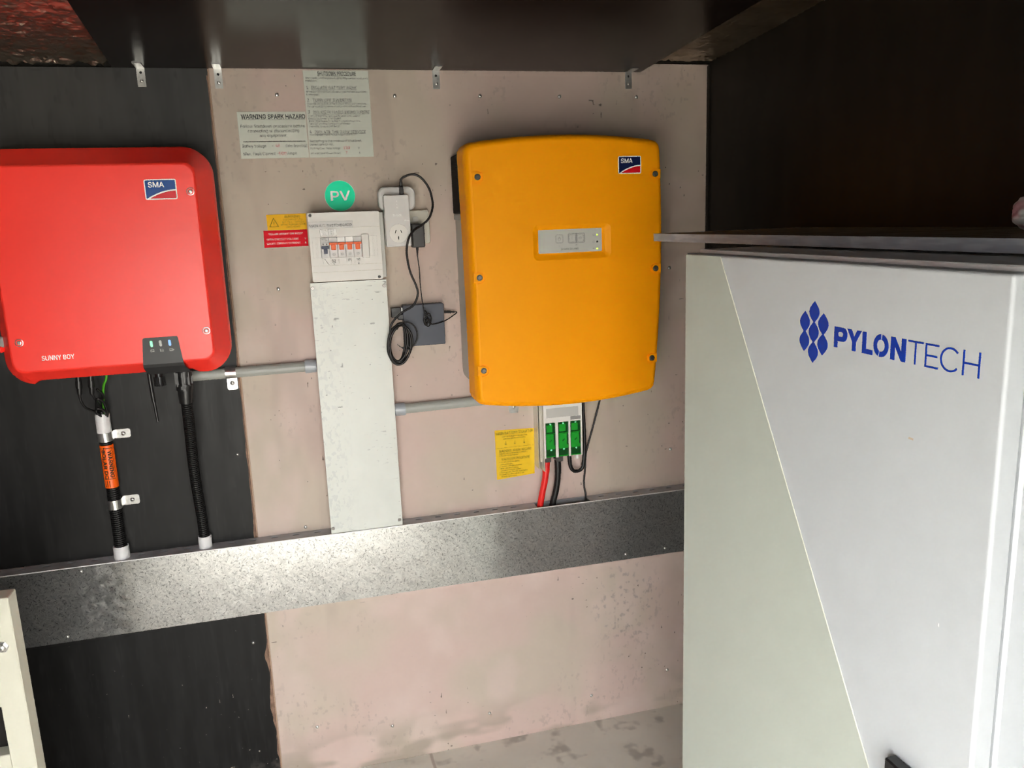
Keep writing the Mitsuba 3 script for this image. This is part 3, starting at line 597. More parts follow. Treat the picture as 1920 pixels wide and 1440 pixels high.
part(k, 'loose_loop', tube(loop, 0.0019, 8, 3), 'black_rubber', smooth=True)
part(k, 'tie', [tube([(0.2300, -0.066, 1.1630), (0.2350, -0.072, 1.1600), (0.2420, -0.066, 1.1580)], 0.0022, 8, 4), tube([(0.2330, -0.060, 1.160), (0.2180, -0.058, 1.1640), (0.2090, -0.058, 1.1720)], 0.0009, 6, 4)], 'black_rubber', smooth=True, label='wire tie')

# ---------------------------------------------------------------- rigid grey conduits with clamps
def saddle(name, c, r, axis, tab_dir, label, tab=0.030, w=0.024):
    """Half clamp over a pipe: c = pipe centre, axis 'x' or 'z' along the pipe, tab_dir = +1/-1 side of the flat tab."""
    k = thing(name, label, 'pipe clamp', group='metal pipe clamps')
    ro = r + 0.0014
    ang = np.linspace(math.pi * 1.02, math.pi * -0.02, 20)
    prof = [(ro * math.cos(a), -ro * math.sin(a)) for a in ang]       # (side, y)
    y0 = -c[1]
    outer = [(-ro, y0)] + prof + [(ro, y0 - 0.0018)]
    outer = Polygon([(-ro, y0 - 0.0005)] + prof + [(ro, y0 - 0.0005)])
    inner = Polygon([(-r, y0 + 0.01)] + [(r * math.cos(a), -r * math.sin(a)) for a in ang] + [(r, y0 + 0.01)])
    band = outer.difference(inner)
    ms = []
    for g in getattr(band, 'geoms', [band]):
        m = trimesh.creation.extrude_polygon(g, w, engine='earcut'); v = m.vertices.copy()
        s, yy, l = v[:, 0], v[:, 1] + c[1], v[:, 2] - w / 2
        m.vertices = np.stack([c[0] + l, yy, c[2] + s], 1) if axis == 'x' else np.stack([c[0] + s, yy, c[2] + l], 1)
        ms.append(m)
    part(k, 'band', ms, 'zinc', smooth=35)
    e = tab_dir * (ro + tab)
    if axis == 'x':
        t = sbox(c[0] - w * .5, min(c[2] + tab_dir * ro * .9, c[2] + e), c[0] + w * .5, max(c[2] + tab_dir * ro * .9, c[2] + e)); hole = (c[0], c[2] + tab_dir * (ro + tab * .45))
    else:
        t = sbox(min(c[0] + tab_dir * ro * .9, c[0] + e), c[2] - w * .52, max(c[0] + tab_dir * ro * .9, c[0] + e), c[2] + w * .52); hole = (c[0] + tab_dir * (ro + tab * .55), c[2])
    t = t.buffer(-0.005).buffer(0.005, 6)
    part(k, 'tab', extr(t, -0.0005, 0.0016), 'zinc_plate')
    s = part(k, 'screw', dome(hole[0], -0.0021, hole[1], 0.0052, 0.0035), 'zinc', smooth=40)
    part(s, 'recess', cross(hole[0], -0.0055, hole[1], 0.0016), 'dark_steel')
    return k
k = thing('grey_conduit', 'grey plastic conduit from the red inverter to the left side of the duct', 'conduit')
part(k, 'pipe', tube([(-0.300, -0.014, 1.1255), (-0.0130, -0.014, 1.1275)], 0.0125, 24), 'pvc_grey', smooth=40)
part(k, 'collar', lathe((-0.0135, -0.014, 1.1275), (0.0160, -0.014, 1.1275), [(0, 0.0129), (0.0005, 0.0160), (0.004, 0.0164), (0.022, 0.0160), (0.0275, 0.0150)], 24), 'collar_grey', smooth=40, label='blue-grey collar')
saddle('pipe_clamp', (-0.1850, -0.014, 1.1268), 0.0126, 'x', -1, 'metal clamp on the grey conduit beside the red inverter, its tab hanging down')
k = thing('grey_conduit', 'grey plastic conduit from the right side of the duct to behind the yellow inverter', 'conduit')
part(k, 'pipe', tube([(0.2200, -0.014, 0.9995), (0.560, -0.014, 1.0040)], 0.0125, 24), 'pvc_grey', smooth=40)
part(k, 'collar', lathe((0.2235, -0.014, 0.9995), (0.1945, -0.014, 0.9990), [(0, 0.0129), (0.0005, 0.0160), (0.004, 0.0164), (0.022, 0.0160), (0.0275, 0.0150)], 24), 'collar_grey', smooth=40, label='blue-grey collar')
saddle('pipe_clamp', (0.5105, -0.014, 1.0030), 0.0126, 'x', -1, 'metal clamp peeking out below the bottom edge of the yellow inverter', tab=0.031, w=0.026)

# ---------------------------------------------------------------- black corrugated conduits on the left
def corrugated(pts, r0, r1, pitch=0.0032, sides=16):
    p = smooth_path(pts, 40)
    s = np.concatenate([[0], np.cumsum(np.linalg.norm(np.diff(p, axis=0), axis=1))])
    n = int(s[-1] / (pitch / 4)) + 1
    q = np.linspace(0, s[-1], n)
    P = np.stack([np.interp(q, s, p[:, i]) for i in range(3)], 1)
    ph = (q / pitch) % 1.0
    return tube(P, np.where(ph < 0.5, r1, r0), sides)
k = thing('black_conduit', 'black corrugated conduit with an orange warning label, under the left of the red inverter', 'conduit')
CX = -0.4745
part(k, 'hose', corrugated([(CX, -0.020, 0.715), (CX, -0.020, 1.042)], 0.0112, 0.0142, 0.0050), 'black_rubber')
part(k, 'top_collar', lathe((CX, -0.020, 1.0110), (CX, -0.020, 1.0560), [(0, 0.0145), (0.0003, 0.0158), (0.043, 0.0156), (0.045, 0.0150), (0.045, 0.0135), (0.035, 0.0130)], 24), 'collar_white', smooth=40, label='white top collar')
part(k, 'bottom_collar', lathe((CX, -0.020, 0.7010), (CX, -0.020, 0.7330), [(0, 0.0175), (0.0003, 0.0178), (0.029, 0.0176), (0.031, 0.0172), (0.031, 0.0146), (0.020, 0.0142)], 24), 'collar_white', smooth=40, label='white bottom collar')
ow = part(k, 'warning_wrap', lathe((CX, -0.020, 0.8790), (CX, -0.020, 0.9820), [(0, 0.0143), (0.0002, 0.0148), (0.1028, 0.0148), (0.103, 0.0143)], 28), 'orange_label', smooth=40, label='orange wrap lettered WARNING SOLAR DC')
def wrap_text(s, h, z_top, a0, w, r=0.0151):
    m, w0 = text2(s, h, True)
    v = m.vertices * [w / w0, h, 1]
    ang = a0 + v[:, 1] / r                       # letter height runs around the pipe
    rad = r + np.where(v[:, 2] > 0.01, 0.0003, -0.0002)
    m.vertices = np.stack([CX + rad * np.sin(ang), -0.020 - rad * np.cos(ang), z_top - v[:, 0]], 1)
    return m
def wrap_rect(z0, z1, a0, a1, r=0.01495):
    an = np.linspace(a0, a1, 10)
    P = [(CX + r * math.sin(a), -0.020 - r * math.cos(a)) for a in an]
    v = np.array([(x, y, z) for z in (z0, z1) for x, y in P]); n = len(P)
    return trimesh.Trimesh(v, [(i, i + 1, n + i + 1) for i in range(n - 1)] + [(i, n + i + 1, n + i) for i in range(n - 1)], process=False)
part(ow, 'lettering', [wrap_text('WARNING', 0.0082, 0.9690, 0.22, 0.0640), wrap_text('SOLAR DC', 0.0078, 0.9720, -0.62, 0.0700), wrap_rect(0.903, 0.976, 0.93, 0.99), wrap_rect(0.9745, 0.976, -0.35, 0.99), wrap_rect(0.9745, 0.976, -1.1, -0.5), wrap_rect(0.9010, 0.9025, -0.9, 0.99),
     wrap_rect(0.882, 0.897, -0.75, -0.66), wrap_rect(0.882, 0.897, -0.45, -0.36), wrap_rect(0.882, 0.897, -0.1, 0.0), wrap_rect(0.960, 0.978, -0.35, -0.25)], 'ink')
saddle('pipe_clamp', (CX, -0.020, 1.0005), 0.0146, 'z', 1, 'upper metal clamp on the conduit with the orange label', tab=0.035, w=0.0205)
saddle('pipe_clamp', (CX, -0.020, 0.8368), 0.0146, 'z', 1, 'lower metal clamp on the conduit with the orange label', tab=0.035, w=0.0225)
part(k, 'wire_tangle', [tube([(-0.4830, -0.022, 1.045), (-0.4790, -0.042, 1.075), (-0.4700, -0.060, 1.098), (-0.4610, -0.050, 1.088), (-0.4590, -0.035, 1.060), (-0.4650, -0.024, 1.045)], 0.0028, 8, 6),
     tube([(-0.4680, -0.018, 1.045), (-0.4660, -0.030, 1.080), (-0.4620, -0.045, 1.105), (-0.4680, -0.060, 1.120)], 0.003, 8, 6), tube([(-0.4700, -0.025, 1.045), (-0.4790, -0.050, 1.066), (-0.4720, -0.062, 1.076), (-0.4610, -0.050, 1.068), (-0.4660, -0.025, 1.050)], 0.0026, 8, 6)], 'black_rubber', smooth=True, label='tangle of black wires')
k = thing('black_conduit', 'black corrugated conduit under the right of the red inverter, without any label', 'conduit')
HP = [(-0.2802, -0.090, 1.090), (-0.2810, -0.082, 1.060), (-0.2850, -0.060, 0.990), (-0.2880, -0.045, 0.920), (-0.2878, -0.034, 0.845), (-0.2860, -0.026, 0.780), (-0.2855, -0.022, 0.712)]
part(k, 'hose', corrugated(HP, 0.0098, 0.0125, 0.0050), 'black_rubber')
part(k, 'gland', [lathe((-0.2782, -0.090, 1.152), (-0.2802, -0.090, 1.078), [(0, 0.0175), (0.012, 0.0175), (0.0121, 0.0150), (0.030, 0.0150), (0.0301, 0.0185), (0.044, 0.0185), (0.0441, 0.0165), (0.060, 0.0158), (0.074, 0.0145)], 24)]
     + [bx(-0.2800 + 0.0165 * math.cos(a) - 0.0022, -0.2800 + 0.0165 * math.cos(a) + 0.0022, -0.090 + 0.0165 * math.sin(a) - 0.0022, -0.090 + 0.0165 * math.sin(a) + 0.0022, 1.118, 1.150) for a in np.arange(8) * math.pi / 4], 'black_plastic', smooth=35)
part(k, 'label_tag', bx(-0.2850, -0.2760, -0.1095, -0.1080, 1.1120, 1.1195), 'charcoal')
part(k, 'bottom_collar', lathe((-0.2855, -0.022, 0.7015), (-0.2855, -0.022, 0.7320), [(0, 0.0155), (0.0003, 0.0157), (0.028, 0.0156), (0.030, 0.0152), (0.030, 0.0128), (0.020, 0.0125)], 24), 'collar_white', smooth=40, label='grey-white bottom collar')

# ---------------------------------------------------------------- red inverter
ri = thing('red_inverter', 'bright red wall-mounted solar inverter with rounded corners, on the black sheet', 'solar inverter')
RX0, RX1, RZ0, RZ1 = -0.6235, -0.1695, 1.1500, 1.6370
cx, cz, w, h = (RX0 + RX1) / 2, (RZ0 + RZ1) / 2, RX1 - RX0, RZ1 - RZ0
def dense_rr(cx, cz, w, h, r, n=10, m=24):
    """Rounded rectangle with points along its sides too."""
    c = rr(cx, cz, w, h, r, n); out = []
    for i in range(len(c)):
        a, b = c[i], c[(i + 1) % len(c)]
        out.append(a)
        if (i + 1) % (n + 1) == 0:
            out += [a + (b - a) * t for t in np.linspace(0, 1, m + 1)[1:-1]]
    return np.array(out)
outer = dense_rr(cx, cz, w, h, 0.058)
def notch(p, amt):
    q = p.copy()
    t = np.clip((q[:, 0] + 0.575) / 0.012, 0, 1) * np.clip((-0.238 - q[:, 0]) / 0.016, 0, 1)
    low = q[:, 1] < RZ0 + 0.004
    q[low, 1] += amt * (t * t * (3 - 2 * t))[low]
    return q
outer_n = notch(outer, 0.0085)
inner = dense_rr(-0.3957, 1.3925, 0.3960, 0.4160, 0.022)
def blend(a, b, t): return a * (1 - t) + b * t
rings = [onY(blend(outer, np.tile([[cx, cz]], (len(outer), 1)), 0.02), -0.082), onY(notch(outer, 0.0085), -0.082), onY(outer_n, -0.1115)]
for t, y in ((0.04, -0.1150), (0.12, -0.1185), (0.45, -0.1375), (0.80, -0.1585), (0.92, -0.1655), (0.97, -0.1690), (1.0, -0.1715)):
    rings.append(onY(blend(outer_n, inner, t), y))
for s, y in ((0.988, -0.1745), (0.970, -0.1757), (0.5, -0.1760)):
    rings.append(onY((inner - inner.mean(0)) * s + inner.mean(0), y))
part(ri, 'cover', loft(rings, cap0=False), 'red_paint', smooth=32, label='red cover with bevelled flanks')
part(ri, 'back_box', slab(RX0 + 0.03, RX1 - 0.03, RZ0 + 0.0180, RZ1 - 0.03, -0.001, -0.0830, 0.04, 0.002), 'charcoal', smooth=35)
RY = -0.1760
for x, z in ((-0.2106, 1.5408), (-0.2102, 1.2490), (-0.5717, 1.2489)):
    s = part(ri, 'screw', lathe((x, RY + 0.006, z), (x, RY - 1, z), [(0, 0.0076), (0.0062, 0.0080), (0.0066, 0.0074), (0.0066, 0.0066), (0.0052, 0.0064), (0.0052, 0.0046), (0.0074, 0.0042), (0.0078, 0.0030), (0.0060, 0.0022), (0.0060, 0)], 20), 'zinc', smooth=35)
    part(s, 'ring', extr(Point(x, z).buffer(0.0066, 16).difference(Point(x, z).buffer(0.0046, 16)), RY + 0.0010, 0.0004), 'dark_steel')
def badge(parent, x0, x1, z0, z1, y, blue, h=0.009):
    """White-edged company badge: blue field with lettering over a red field, parted by a rising white curve."""
    w, hh = x1 - x0, z1 - z0
    b = part(parent, 'badge', extr(Polygon(rr((x0 + x1) / 2, (z0 + z1) / 2, w, hh, w * .06)), y, 0.0009), 'white_print', label='company badge, blue over red')
    inn = Polygon(rr((x0 + x1) / 2, (z0 + z1) / 2, w - w * .07, hh - w * .07, w * .035))
    t = np.linspace(0, 1, 16)
    cur = [(x0 + w * (0.10 + 0.88 * s), z0 + hh * (0.06 + 0.40 * (1 - (1 - s) ** 1.9))) for s in t]
    up = Polygon(cur + [(x1 + w, cur[-1][1]), (x1 + w, z1 + w), (x0 - w, z1 + w), (x0 - w, z0 - w), (cur[0][0], z0 - w)])
    band = LineString([(cur[0][0] - .1 * w, z0 - 0.05 * hh)] + cur + [(x1 + w * .2, cur[-1][1] + 0.01 * hh)]).buffer(w * 0.022)
    part(b, 'upper_field', extr(inn.intersection(up).difference(band), y - 0.0009, 0.0004), blue)
    part(b, 'lower_field', extr(inn.difference(up).difference(band), y - 0.0009, 0.0004), 'badge_red')
    part(b, 'lettering', text('SMA', x0 + w * 0.12, z0 + hh * 0.61, hh * 0.25, y - 0.0013, w=w * 0.50, bold=True), 'white_print')
badge(ri, -0.2985, -0.2365, 1.5262, 1.5670, RY, 'badge_blue')
part(ri, 'lettering', text('SUNNY BOY', -0.5350, 1.2090, 0.0095, RY, w=0.0615, bold=True), 'white_print')
dsp = Polygon([(-0.3390, 1.2395), (-0.3360, 1.2415), (-0.2715, 1.2418), (-0.2692, 1.2395), (-0.2635, 1.1845), (-0.3440, 1.1845)])
dp_ = part(ri, 'display', extr(dsp, RY, 0.0009), 'panel_black', label='black display panel')
def flank_strip():
    # the panel runs on down the lower flank, following its slope
    P = [(-0.3440, RY - 0.0009, 1.1850), (-0.2635, RY - 0.0009, 1.1850), (-0.2622, -0.1690, 1.1800), (-0.3448, -0.1690, 1.1800), (-0.2612, -0.1590, 1.1753), (-0.3456, -0.1590, 1.1753), (-0.2580, -0.1150, 1.1567), (-0.3465, -0.1150, 1.1567), (-0.2580, -0.1050, 1.1567), (-0.3465, -0.1050, 1.1567)]
    v = np.array(P); v[2:, 1] -= 0.0028; v[2:, 2] -= 0.0028
    return trimesh.Trimesh(v, [(0, 1, 2), (0, 2, 3), (3, 2, 4), (3, 4, 5), (5, 4, 6), (5, 6, 7), (7, 6, 8), (7, 8, 9)], process=False)
part(dp_, 'lower_strip', flank_strip(), 'panel_black')
for i, (x, c, e) in enumerate(((-0.3225, [0.3, 0.9, 0.5], [0.0015, 0.0125, 0.0045]), (-0.3045, [0.45, 0.45, 0.45], None), (-0.2862, [0.2, 0.4, 0.95], [0.001, 0.0035, 0.015]))):
    m = extr(LineString([(x, 1.2245), (x - 0.0005, 1.2325)]).buffer(0.0026, 8), RY - 0.0009, 0.0006)
    if e: part(dp_, 'status_light', m, f'led_{i}', label=('lit green light', '', 'lit blue light')[i], **led(f'led_{i}', c, e))
    else: part(dp_, 'status_light', m, 'pale_grey', label='unlit grey light')
ic = []
for x in (-0.3222, -0.3038, -0.2850):
    fr = sbox(x - 0.0034, 1.2110, x + 0.0034, 1.2162); ic.append(extr(fr.difference(fr.buffer(-0.0006, join_style=2)), RY - 0.0009, 0.0003)); ic.append(extr(line([(x - 0.0022, 1.2128), (x + 0.0024, 1.2128)], 0.0006), RY - 0.0009, 0.0003))
ic.append(extr(Polygon([(-0.2812, 1.2150), (-0.2812, 1.2122), (-0.2782, 1.2136)]), RY - 0.0009, 0.0003))
part(dp_, 'symbols', ic, 'pale_grey')
part(ri, 'switch', [bx(-0.634, -0.612, -0.125, -0.100, 1.2350, 1.2580, 0.003)], 'mid_grey', label='grey rotary switch on the side')
part(ri, 'switch_lever', [bx(-0.640, -0.6195, -0.1290, -0.112, 1.2250, 1.2380, 0.003)], 'red_paint')
part(ri, 'antenna', [tube([(-0.3492, -0.100, 1.158), (-0.3478, -0.100, 1.115), (-0.3462, -0.100, 1.088)], 0.0044, 10, 4), tube([(-0.3462, -0.100, 1.092), (-0.3438, -0.100, 1.050), (-0.3432, -0.100, 1.0425)], [0.0034, 0.0028, 0.0030], 10, 4)], 'black_plastic', smooth=40, label='short black stick antenna')
part(ri, 'sealing_cap', [lathe((-0.3330, -0.078, 1.1560), (-0.3315, -0.084, 1.1130), [(0, 0.0085), (0.016, 0.0085), (0.0161, 0.0115), (0.034, 0.0115), (0.036, 0.0100), (0.036, 0)], 16)]
     + [tube([(-0.3324 + 0.0112 * math.cos(a), -0.081 + 0.0112 * math.sin(a), 1.141), (-0.3316 + 0.0112 * math.cos(a), -0.083 + 0.0112 * math.sin(a), 1.121)], 0.0014, 6) for a in np.arange(12) * math.pi / 6], 'black_plastic', smooth=35, label='ribbed round cap')
for i, (x, pts) in enumerate(((-0.5030, [(-0.5045, -0.060, 1.110), (-0.5048, -0.058, 1.098), (-0.5000, -0.050, 1.080), (-0.4900, -0.036, 1.068), (-0.4800, -0.026, 1.062), (-0.4760, -0.022, 1.050)]), (-0.4778, [(-0.4795, -0.060, 1.112), (-0.4770, -0.055, 1.100), (-0.4720, -0.040, 1.078), (-0.4690, -0.028, 1.060), (-0.4700, -0.022, 1.048)]))):
    c = thing('solar_cable', ('black solar cable and connector under the red inverter, the left one of the pair' if i == 0 else 'black solar cable and connector under the red inverter, the right one of the pair'), 'cable', group='black solar cables under the red inverter')
    part(c, 'connector', lathe((x + 0.0012, -0.060, 1.160), (x - 0.0016, -0.060, 1.109), [(0, 0.0058), (0.018, 0.0058), (0.0181, 0.0070), (0.034, 0.0070), (0.0341, 0.0056), (0.047, 0.0050), (0.051, 0.0034)], 14), 'black_plastic', smooth=35)
    part(c, 'wire', tube(pts, 0.0026, 8, 6), 'black_rubber', smooth=True)
solo('earth_wire', tube([(-0.4440, -0.060, 1.158), (-0.4465, -0.058, 1.142), (-0.4560, -0.050, 1.124), (-0.4640, -0.036, 1.090), (-0.4690, -0.024, 1.048)], 0.0028, 8, 6), 'wire_green', 'thin green earth wire curving under the red inverter', 'wire', smooth=True)

# ---------------------------------------------------------------- yellow inverter
yi = thing('yellow_inverter', 'large yellow wall-mounted battery inverter right of the duct', 'battery inverter')
def bulge(t0, t1, amp, n=14):
    """A side from point t0 to t1 bowed outward (to its right when walked counter-clockwise) by amp."""
    a, b = np.array(t0), np.array(t1); d = b - a; nrm = np.array([d[1], -d[0]]) / np.linalg.norm(d)
    return [a + d * t + nrm * amp * 4 * t * (1 - t) for t in np.linspace(0, 1, n)]
def yellow_outline(inset):
    c = [(0.3760 - 0.0130 + 0, 1.6280), (0.3735 - 0.0130, 1.0400), (0.8120, 1.0400), (0.8220, 1.6280)]
    c = [(0.3600, 1.6260), (0.3645, 1.0405), (0.8125, 1.0385), (0.8265, 1.6275)]
    sides = [bulge(c[0], c[1], -0.002), bulge(c[1], c[2], 0.0200), bulge(c[2], c[3], 0.0125), bulge(c[3], c[0], 0.0165)]
    p = Polygon([q for s in sides for q in s[:-1]]).buffer(0)
    p = p.buffer(-0.022, quad_segs=10).buffer(0.022, quad_segs=10)
    p = p.buffer(-inset, quad_segs=8) if inset else p
    ring = p.exterior
    c0 = p.centroid
    # even angular sampling gives every ring the same number of points
    out = []
    for a in np.linspace(0, 2 * math.pi, 220, endpoint=False):
        ray = LineString([(0.59, 1.334), (0.59 + 1.2 * math.cos(a), 1.334 + 1.2 * math.sin(a))])
        g = ring.intersection(ray); g = g if g.geom_type == 'Point' else list(g.geoms)[0]
        out.append((g.x, g.y))
    return np.array(out)
YF_ = -0.2350
yr = [onY(yellow_outline(0.004), -0.150), onY(yellow_outline(0.0), -0.152), onY(yellow_outline(0.0), -0.208)]
for a in np.linspace(15, 90, 6):
    a = math.radians(a); yr.append(onY(yellow_outline(0.014 * (1 - math.cos(a))), -0.208 - 0.026 * math.sin(a)))
o = yellow_outline(0.014)
# front face, slightly domed, with a hollow for the control panel cut out
HX0, HX1, HZ0, HZ1 = 0.5105, 0.6990, 1.3650, 1.4440
shell = loft(yr, cap0=False, cap1=False)
LUGS = ((0.3881, 1.5532, -1), (0.3829, 1.3342, -1), (0.3832, 1.1224, -1), (0.8089, 1.5511, 1), (0.8101, 1.3342, 1), (0.8001, 1.1195, 1))
def lug_shape(x, z, s): return unary_union([Point(x, z).buffer(0.0105, 12), sbox(min(x, x + s * 0.0135), z - 0.0105, max(x, x + s * 0.0135), z + 0.0105)])
face = Polygon(o).difference(unary_union([lug_shape(*q).buffer(0.0026) for q in LUGS])).difference(Polygon(rr((HX0 + HX1) / 2, (HZ0 + HZ1) / 2, HX1 - HX0, HZ1 - HZ0, 0.012)))
fm = [extr(face, YF_ + 0.0050, 0.0040), extr(Polygon(o).buffer(0.0040).difference(sbox(HX0, HZ0, HX1, HZ1)), YF_ + 0.0075, 0.0040)]
yc = part(yi, 'cover', [shell] + fm, 'yellow_paint', smooth=30, label='yellow front cover')
hr = []
for s, y in ((0.0, YF_ + 0.0010), (0.002, YF_ + 0.0016), (0.010, YF_ + 0.0065), (0.0145, YF_ + 0.0078), (0.030, YF_ + 0.0080)):
    hr.append(onY(rr((HX0 + HX1) / 2, (HZ0 + HZ1) / 2, HX1 - HX0 - 2 * s, HZ1 - HZ0 - 2 * s, max(0.012 - s * .5, 0.003)), y))
part(yc, 'recess', loft(hr, cap0=False), 'yellow_paint', smooth=35)
KX0, KX1, KZ0, KZ1, KY = 0.5246, 0.6780, 1.3805, 1.4335, YF_ + 0.0070
cp = part(yi, 'control_panel', extr(Polygon(rr((KX0 + KX1) / 2, (KZ0 + KZ1) / 2, KX1 - KX0, KZ1 - KZ0, 0.002)), KY, 0.0008), 'pale_grey', label='silver-grey control panel')
KS = KY - 0.0008
fr = lambda a, b, c, d, r, t: Polygon(rr((a + b) / 2, (c + d) / 2, b - a, d - c, r)).difference(Polygon(rr((a + b) / 2, (c + d) / 2, b - a - 2 * t, d - c - 2 * t, max(r - t, .0005))))
part(cp, 'button', [extr(fr(0.5660, 0.5838, 1.4030, 1.4215, 0.003, 0.0009), KS, 0.0004), extr(unary_union([Point(0.5750, 1.4120).buffer(0.0038).difference(Point(0.5750, 1.4120).buffer(0.0030)), sbox(0.5745, 1.4125, 0.5755, 1.4168)]), KS, 0.0004)], 'mid_grey', label='power button')
part(cp, 'button', [extr(fr(0.5958, 0.6365, 1.4015, 1.4238, 0.003, 0.0013), KS, 0.0004), extr(sbox(0.6145, 1.4025, 0.6175, 1.4240), KS, 0.0004), extr(fr(0.5985, 0.6140, 1.4045, 1.4205, 0.002, 0.0005), KS, 0.0004), extr(fr(0.6180, 0.6335, 1.4045, 1.4205, 0.002, 0.0005), KS, 0.0004),
     extr(sbox(0.6055, 1.4095, 0.6062, 1.4155), KS, 0.0004), extr(Point(0.6255, 1.4125).buffer(0.0030).difference(Point(0.6255, 1.4125).buffer(0.0022)), KS, 0.0004)], 'mid_grey', label='grey rocker button')
part(cp, 'lettering', [text('SUNNY ISLAND', 0.5998, 1.3865, 0.0042, KS, w=0.0420, align='c', bold=True), text('~', 0.5745, 1.3945, 0.004, KS, align='c'), text('DC', 0.6155, 1.3960, 0.0024, KS, align='c'), text('AC', 0.6555, 1.3858, 0.0026, KS)] + [extr(fr(0.6562, 0.6604, z, z + 0.0040, 0.0008, 0.0005), KS, 0.0003) for z in (1.4165, 1.4005)], 'mid_grey')
for i, z in enumerate((1.4182, 1.4025, 1.3867)):
    m = dome(0.6668, KS, z, 0.0022, 0.0010)
    if i == 1: part(cp, 'indicator', m, 'ink', label='dark indicator')
    else: part(cp, 'indicator', m, 'led_y', label='lit lime green indicator', **led('led_y', [0.6, 0.9, 0.1], [0.011, 0.018, 0.002]))
for x, z, s in LUGS:
    # fixing lug: a pad rounded towards the middle of the cover, running out over its side
    pad = lug_shape(x, z, s)
    lug = part(yi, 'fixing_lug', [extr(pad, YF_ + 0.0060, 0.0066), extr(pad.buffer(-0.0012), YF_ - 0.0006, 0.0008)], 'yellow_paint')
    sc = part(lug, 'screw', [pan_screw(x, YF_ - 0.0014, z, 0.0052, 0.0030)], 'screw_steel', smooth=35)
    part(lug, 'washer', extr(Point(x, z).buffer(0.0068, 16).difference(Point(x, z).buffer(0.0052, 16)), YF_ - 0.0014, 0.0006), 'dark_steel')
badge(yi, 0.7180, 0.7745, 1.5528, 1.5922, YF_ + 0.0010, 'badge_navy')
part(yi, 'body', slab(0.3790, 0.8050, 1.0560, 1.6100, -0.001, -0.151, 0.030, 0.003), 'alu_grey', smooth=35, label='grey aluminium body')
part(yi, 'side_grille', [bx(0.3720, 0.3785, -0.150, -0.012, 1.4780, 1.6150, 0.003)] + [bx(0.3708, 0.3726, -0.140, -0.022, z, z + 0.003) for z in np.arange(1.488, 1.606, 0.008)], 'grille_black', label='black side grille')
part(yi, 'side_plate', bx(0.3735, 0.3785, -0.150, -0.012, 1.4640, 1.4770, 0.001), 'mid_grey')

# ---------------------------------------------------------------- battery fuse switch and its cables
fs = thing('fuse_switch', 'white fuse switch with three green windows under the yellow inverter', 'fuse switch')
IY = -0.060
part(fs, 'housing', slab(0.5760, 0.6800, 0.8450, 1.0300, -0.0010, IY + 0.012, 0.003, 0.002), 'grey_white_plastic', smooth=35)
wins = [(0.5792, 0.6065), (0.6135, 0.6425), (0.6475, 0.6765)]
frame = sbox(0.5745, 0.8405, 0.6805, 1.0250)
for a, b in wins: frame = frame.difference(sbox(a, 0.8300, b, 0.9360))
part(fs, 'front_frame', [extr(frame, IY + 0.0125, 0.0125)], 'white_plastic', label='white front frame')
lb = part(fs, 'name_plate', extr(sbox(0.5822, 0.9495, 0.6702, 0.9745), IY, 0.0006), 'pale_grey', label='grey blank name plate')
part(fs, 'small_plate', extr(sbox(0.6480, 0.9395, 0.6765, 0.9485), IY, 0.0006), 'mid_grey')
for a, b in wins:
    m = (a + b) / 2
    wd = part(fs, 'window', [bx(a + .0004, b - .0004, IY + 0.002, IY + 0.012, 0.8425, 0.9355, 0.001)], 'green_dark', label='translucent green fuse window')
    part(wd, 'fuse', [bx(a + 0.0012, b - 0.0055, IY - 0.0015, IY + 0.003, 0.8640, 0.9050, 0.001), bx(a + 0.009, b - 0.0015, IY - 0.0008, IY + 0.003, 0.8640, 0.8740, 0.001), bx(a + 0.003, b - 0.008, IY - 0.0002, IY + 0.003, 0.9100, 0.9300, 0.001), bx(a + .0006, b - .0006, IY - 0.0005, IY + 0.003, 0.8425, 0.8455, 0.0006), bx(a + .0006, b - .0006, IY - 0.0005, IY + 0.003, 0.9050, 0.9070, 0.0004)], 'green_fuse', label='bright green fuse carrier')
    part(wd, 'mark', extr(line([(m - .004, .8870), (m - .002, .8850), (m + .002, .8900)], .0016), IY - 0.0015, 0.0003), 'green_dark')
    for z in (0.9320, 0.8625):
        part(wd, 'test_point', dome(m, IY + 0.0005 - (0.002 if z < .9 else 0.0), z, 0.0027, 0.0015), 'green_ring', smooth=40)
part(fs, 'side_cover', [bx(0.5640, 0.5655, -0.040, -0.0015, 0.8080, 1.0100), bx(0.5655, 0.5745, -0.0500, -0.0485, 0.8300, 1.0100), bx(0.5700, 0.5720, -0.055, -0.0015, 0.8080, 1.0100, 0.0005), bx(0.5740, 0.5758, IY + 0.001, -0.0015, 0.8040, 1.0100, 0.0005)], 'clear_flank', label='pale translucent side cover')
part(fs, 'terminal', [bx(0.5790, 0.5960, -0.050, -0.020, 0.8260, 0.8452, 0.0015), bx(0.6100, 0.6290, -0.050, -0.020, 0.8250, 0.8452, 0.0015)], 'dark_steel', label='cable terminals')
part(fs, 'bottom_tab', bx(0.6690, 0.6755, -0.040, -0.030, 0.8240, 0.8452, 0.001), 'white_plastic')
c = thing('red_cable', 'thick red battery cable from the fuse switch down into the trough', 'cable')
part(c, 'sleeve', tube([(0.5868, -0.035, 0.8400), (0.5862, -0.035, 0.8200), (0.5845, -0.035, 0.7950)], 0.0096, 14, 6), 'cable_red', smooth=40, label='red heat-shrink sleeve')
part(c, 'run', tube([(0.5852, -0.035, 0.8050), (0.5815, -0.034, 0.7750), (0.5735, -0.030, 0.7350), (0.5690, -0.026, 0.7050), (0.5680, -0.024, 0.690)], 0.0084, 14, 6), 'cable_red', smooth=True)
c = thing('black_battery_cable', 'thick black battery cable beside the red one, from the fuse switch into the trough', 'cable')
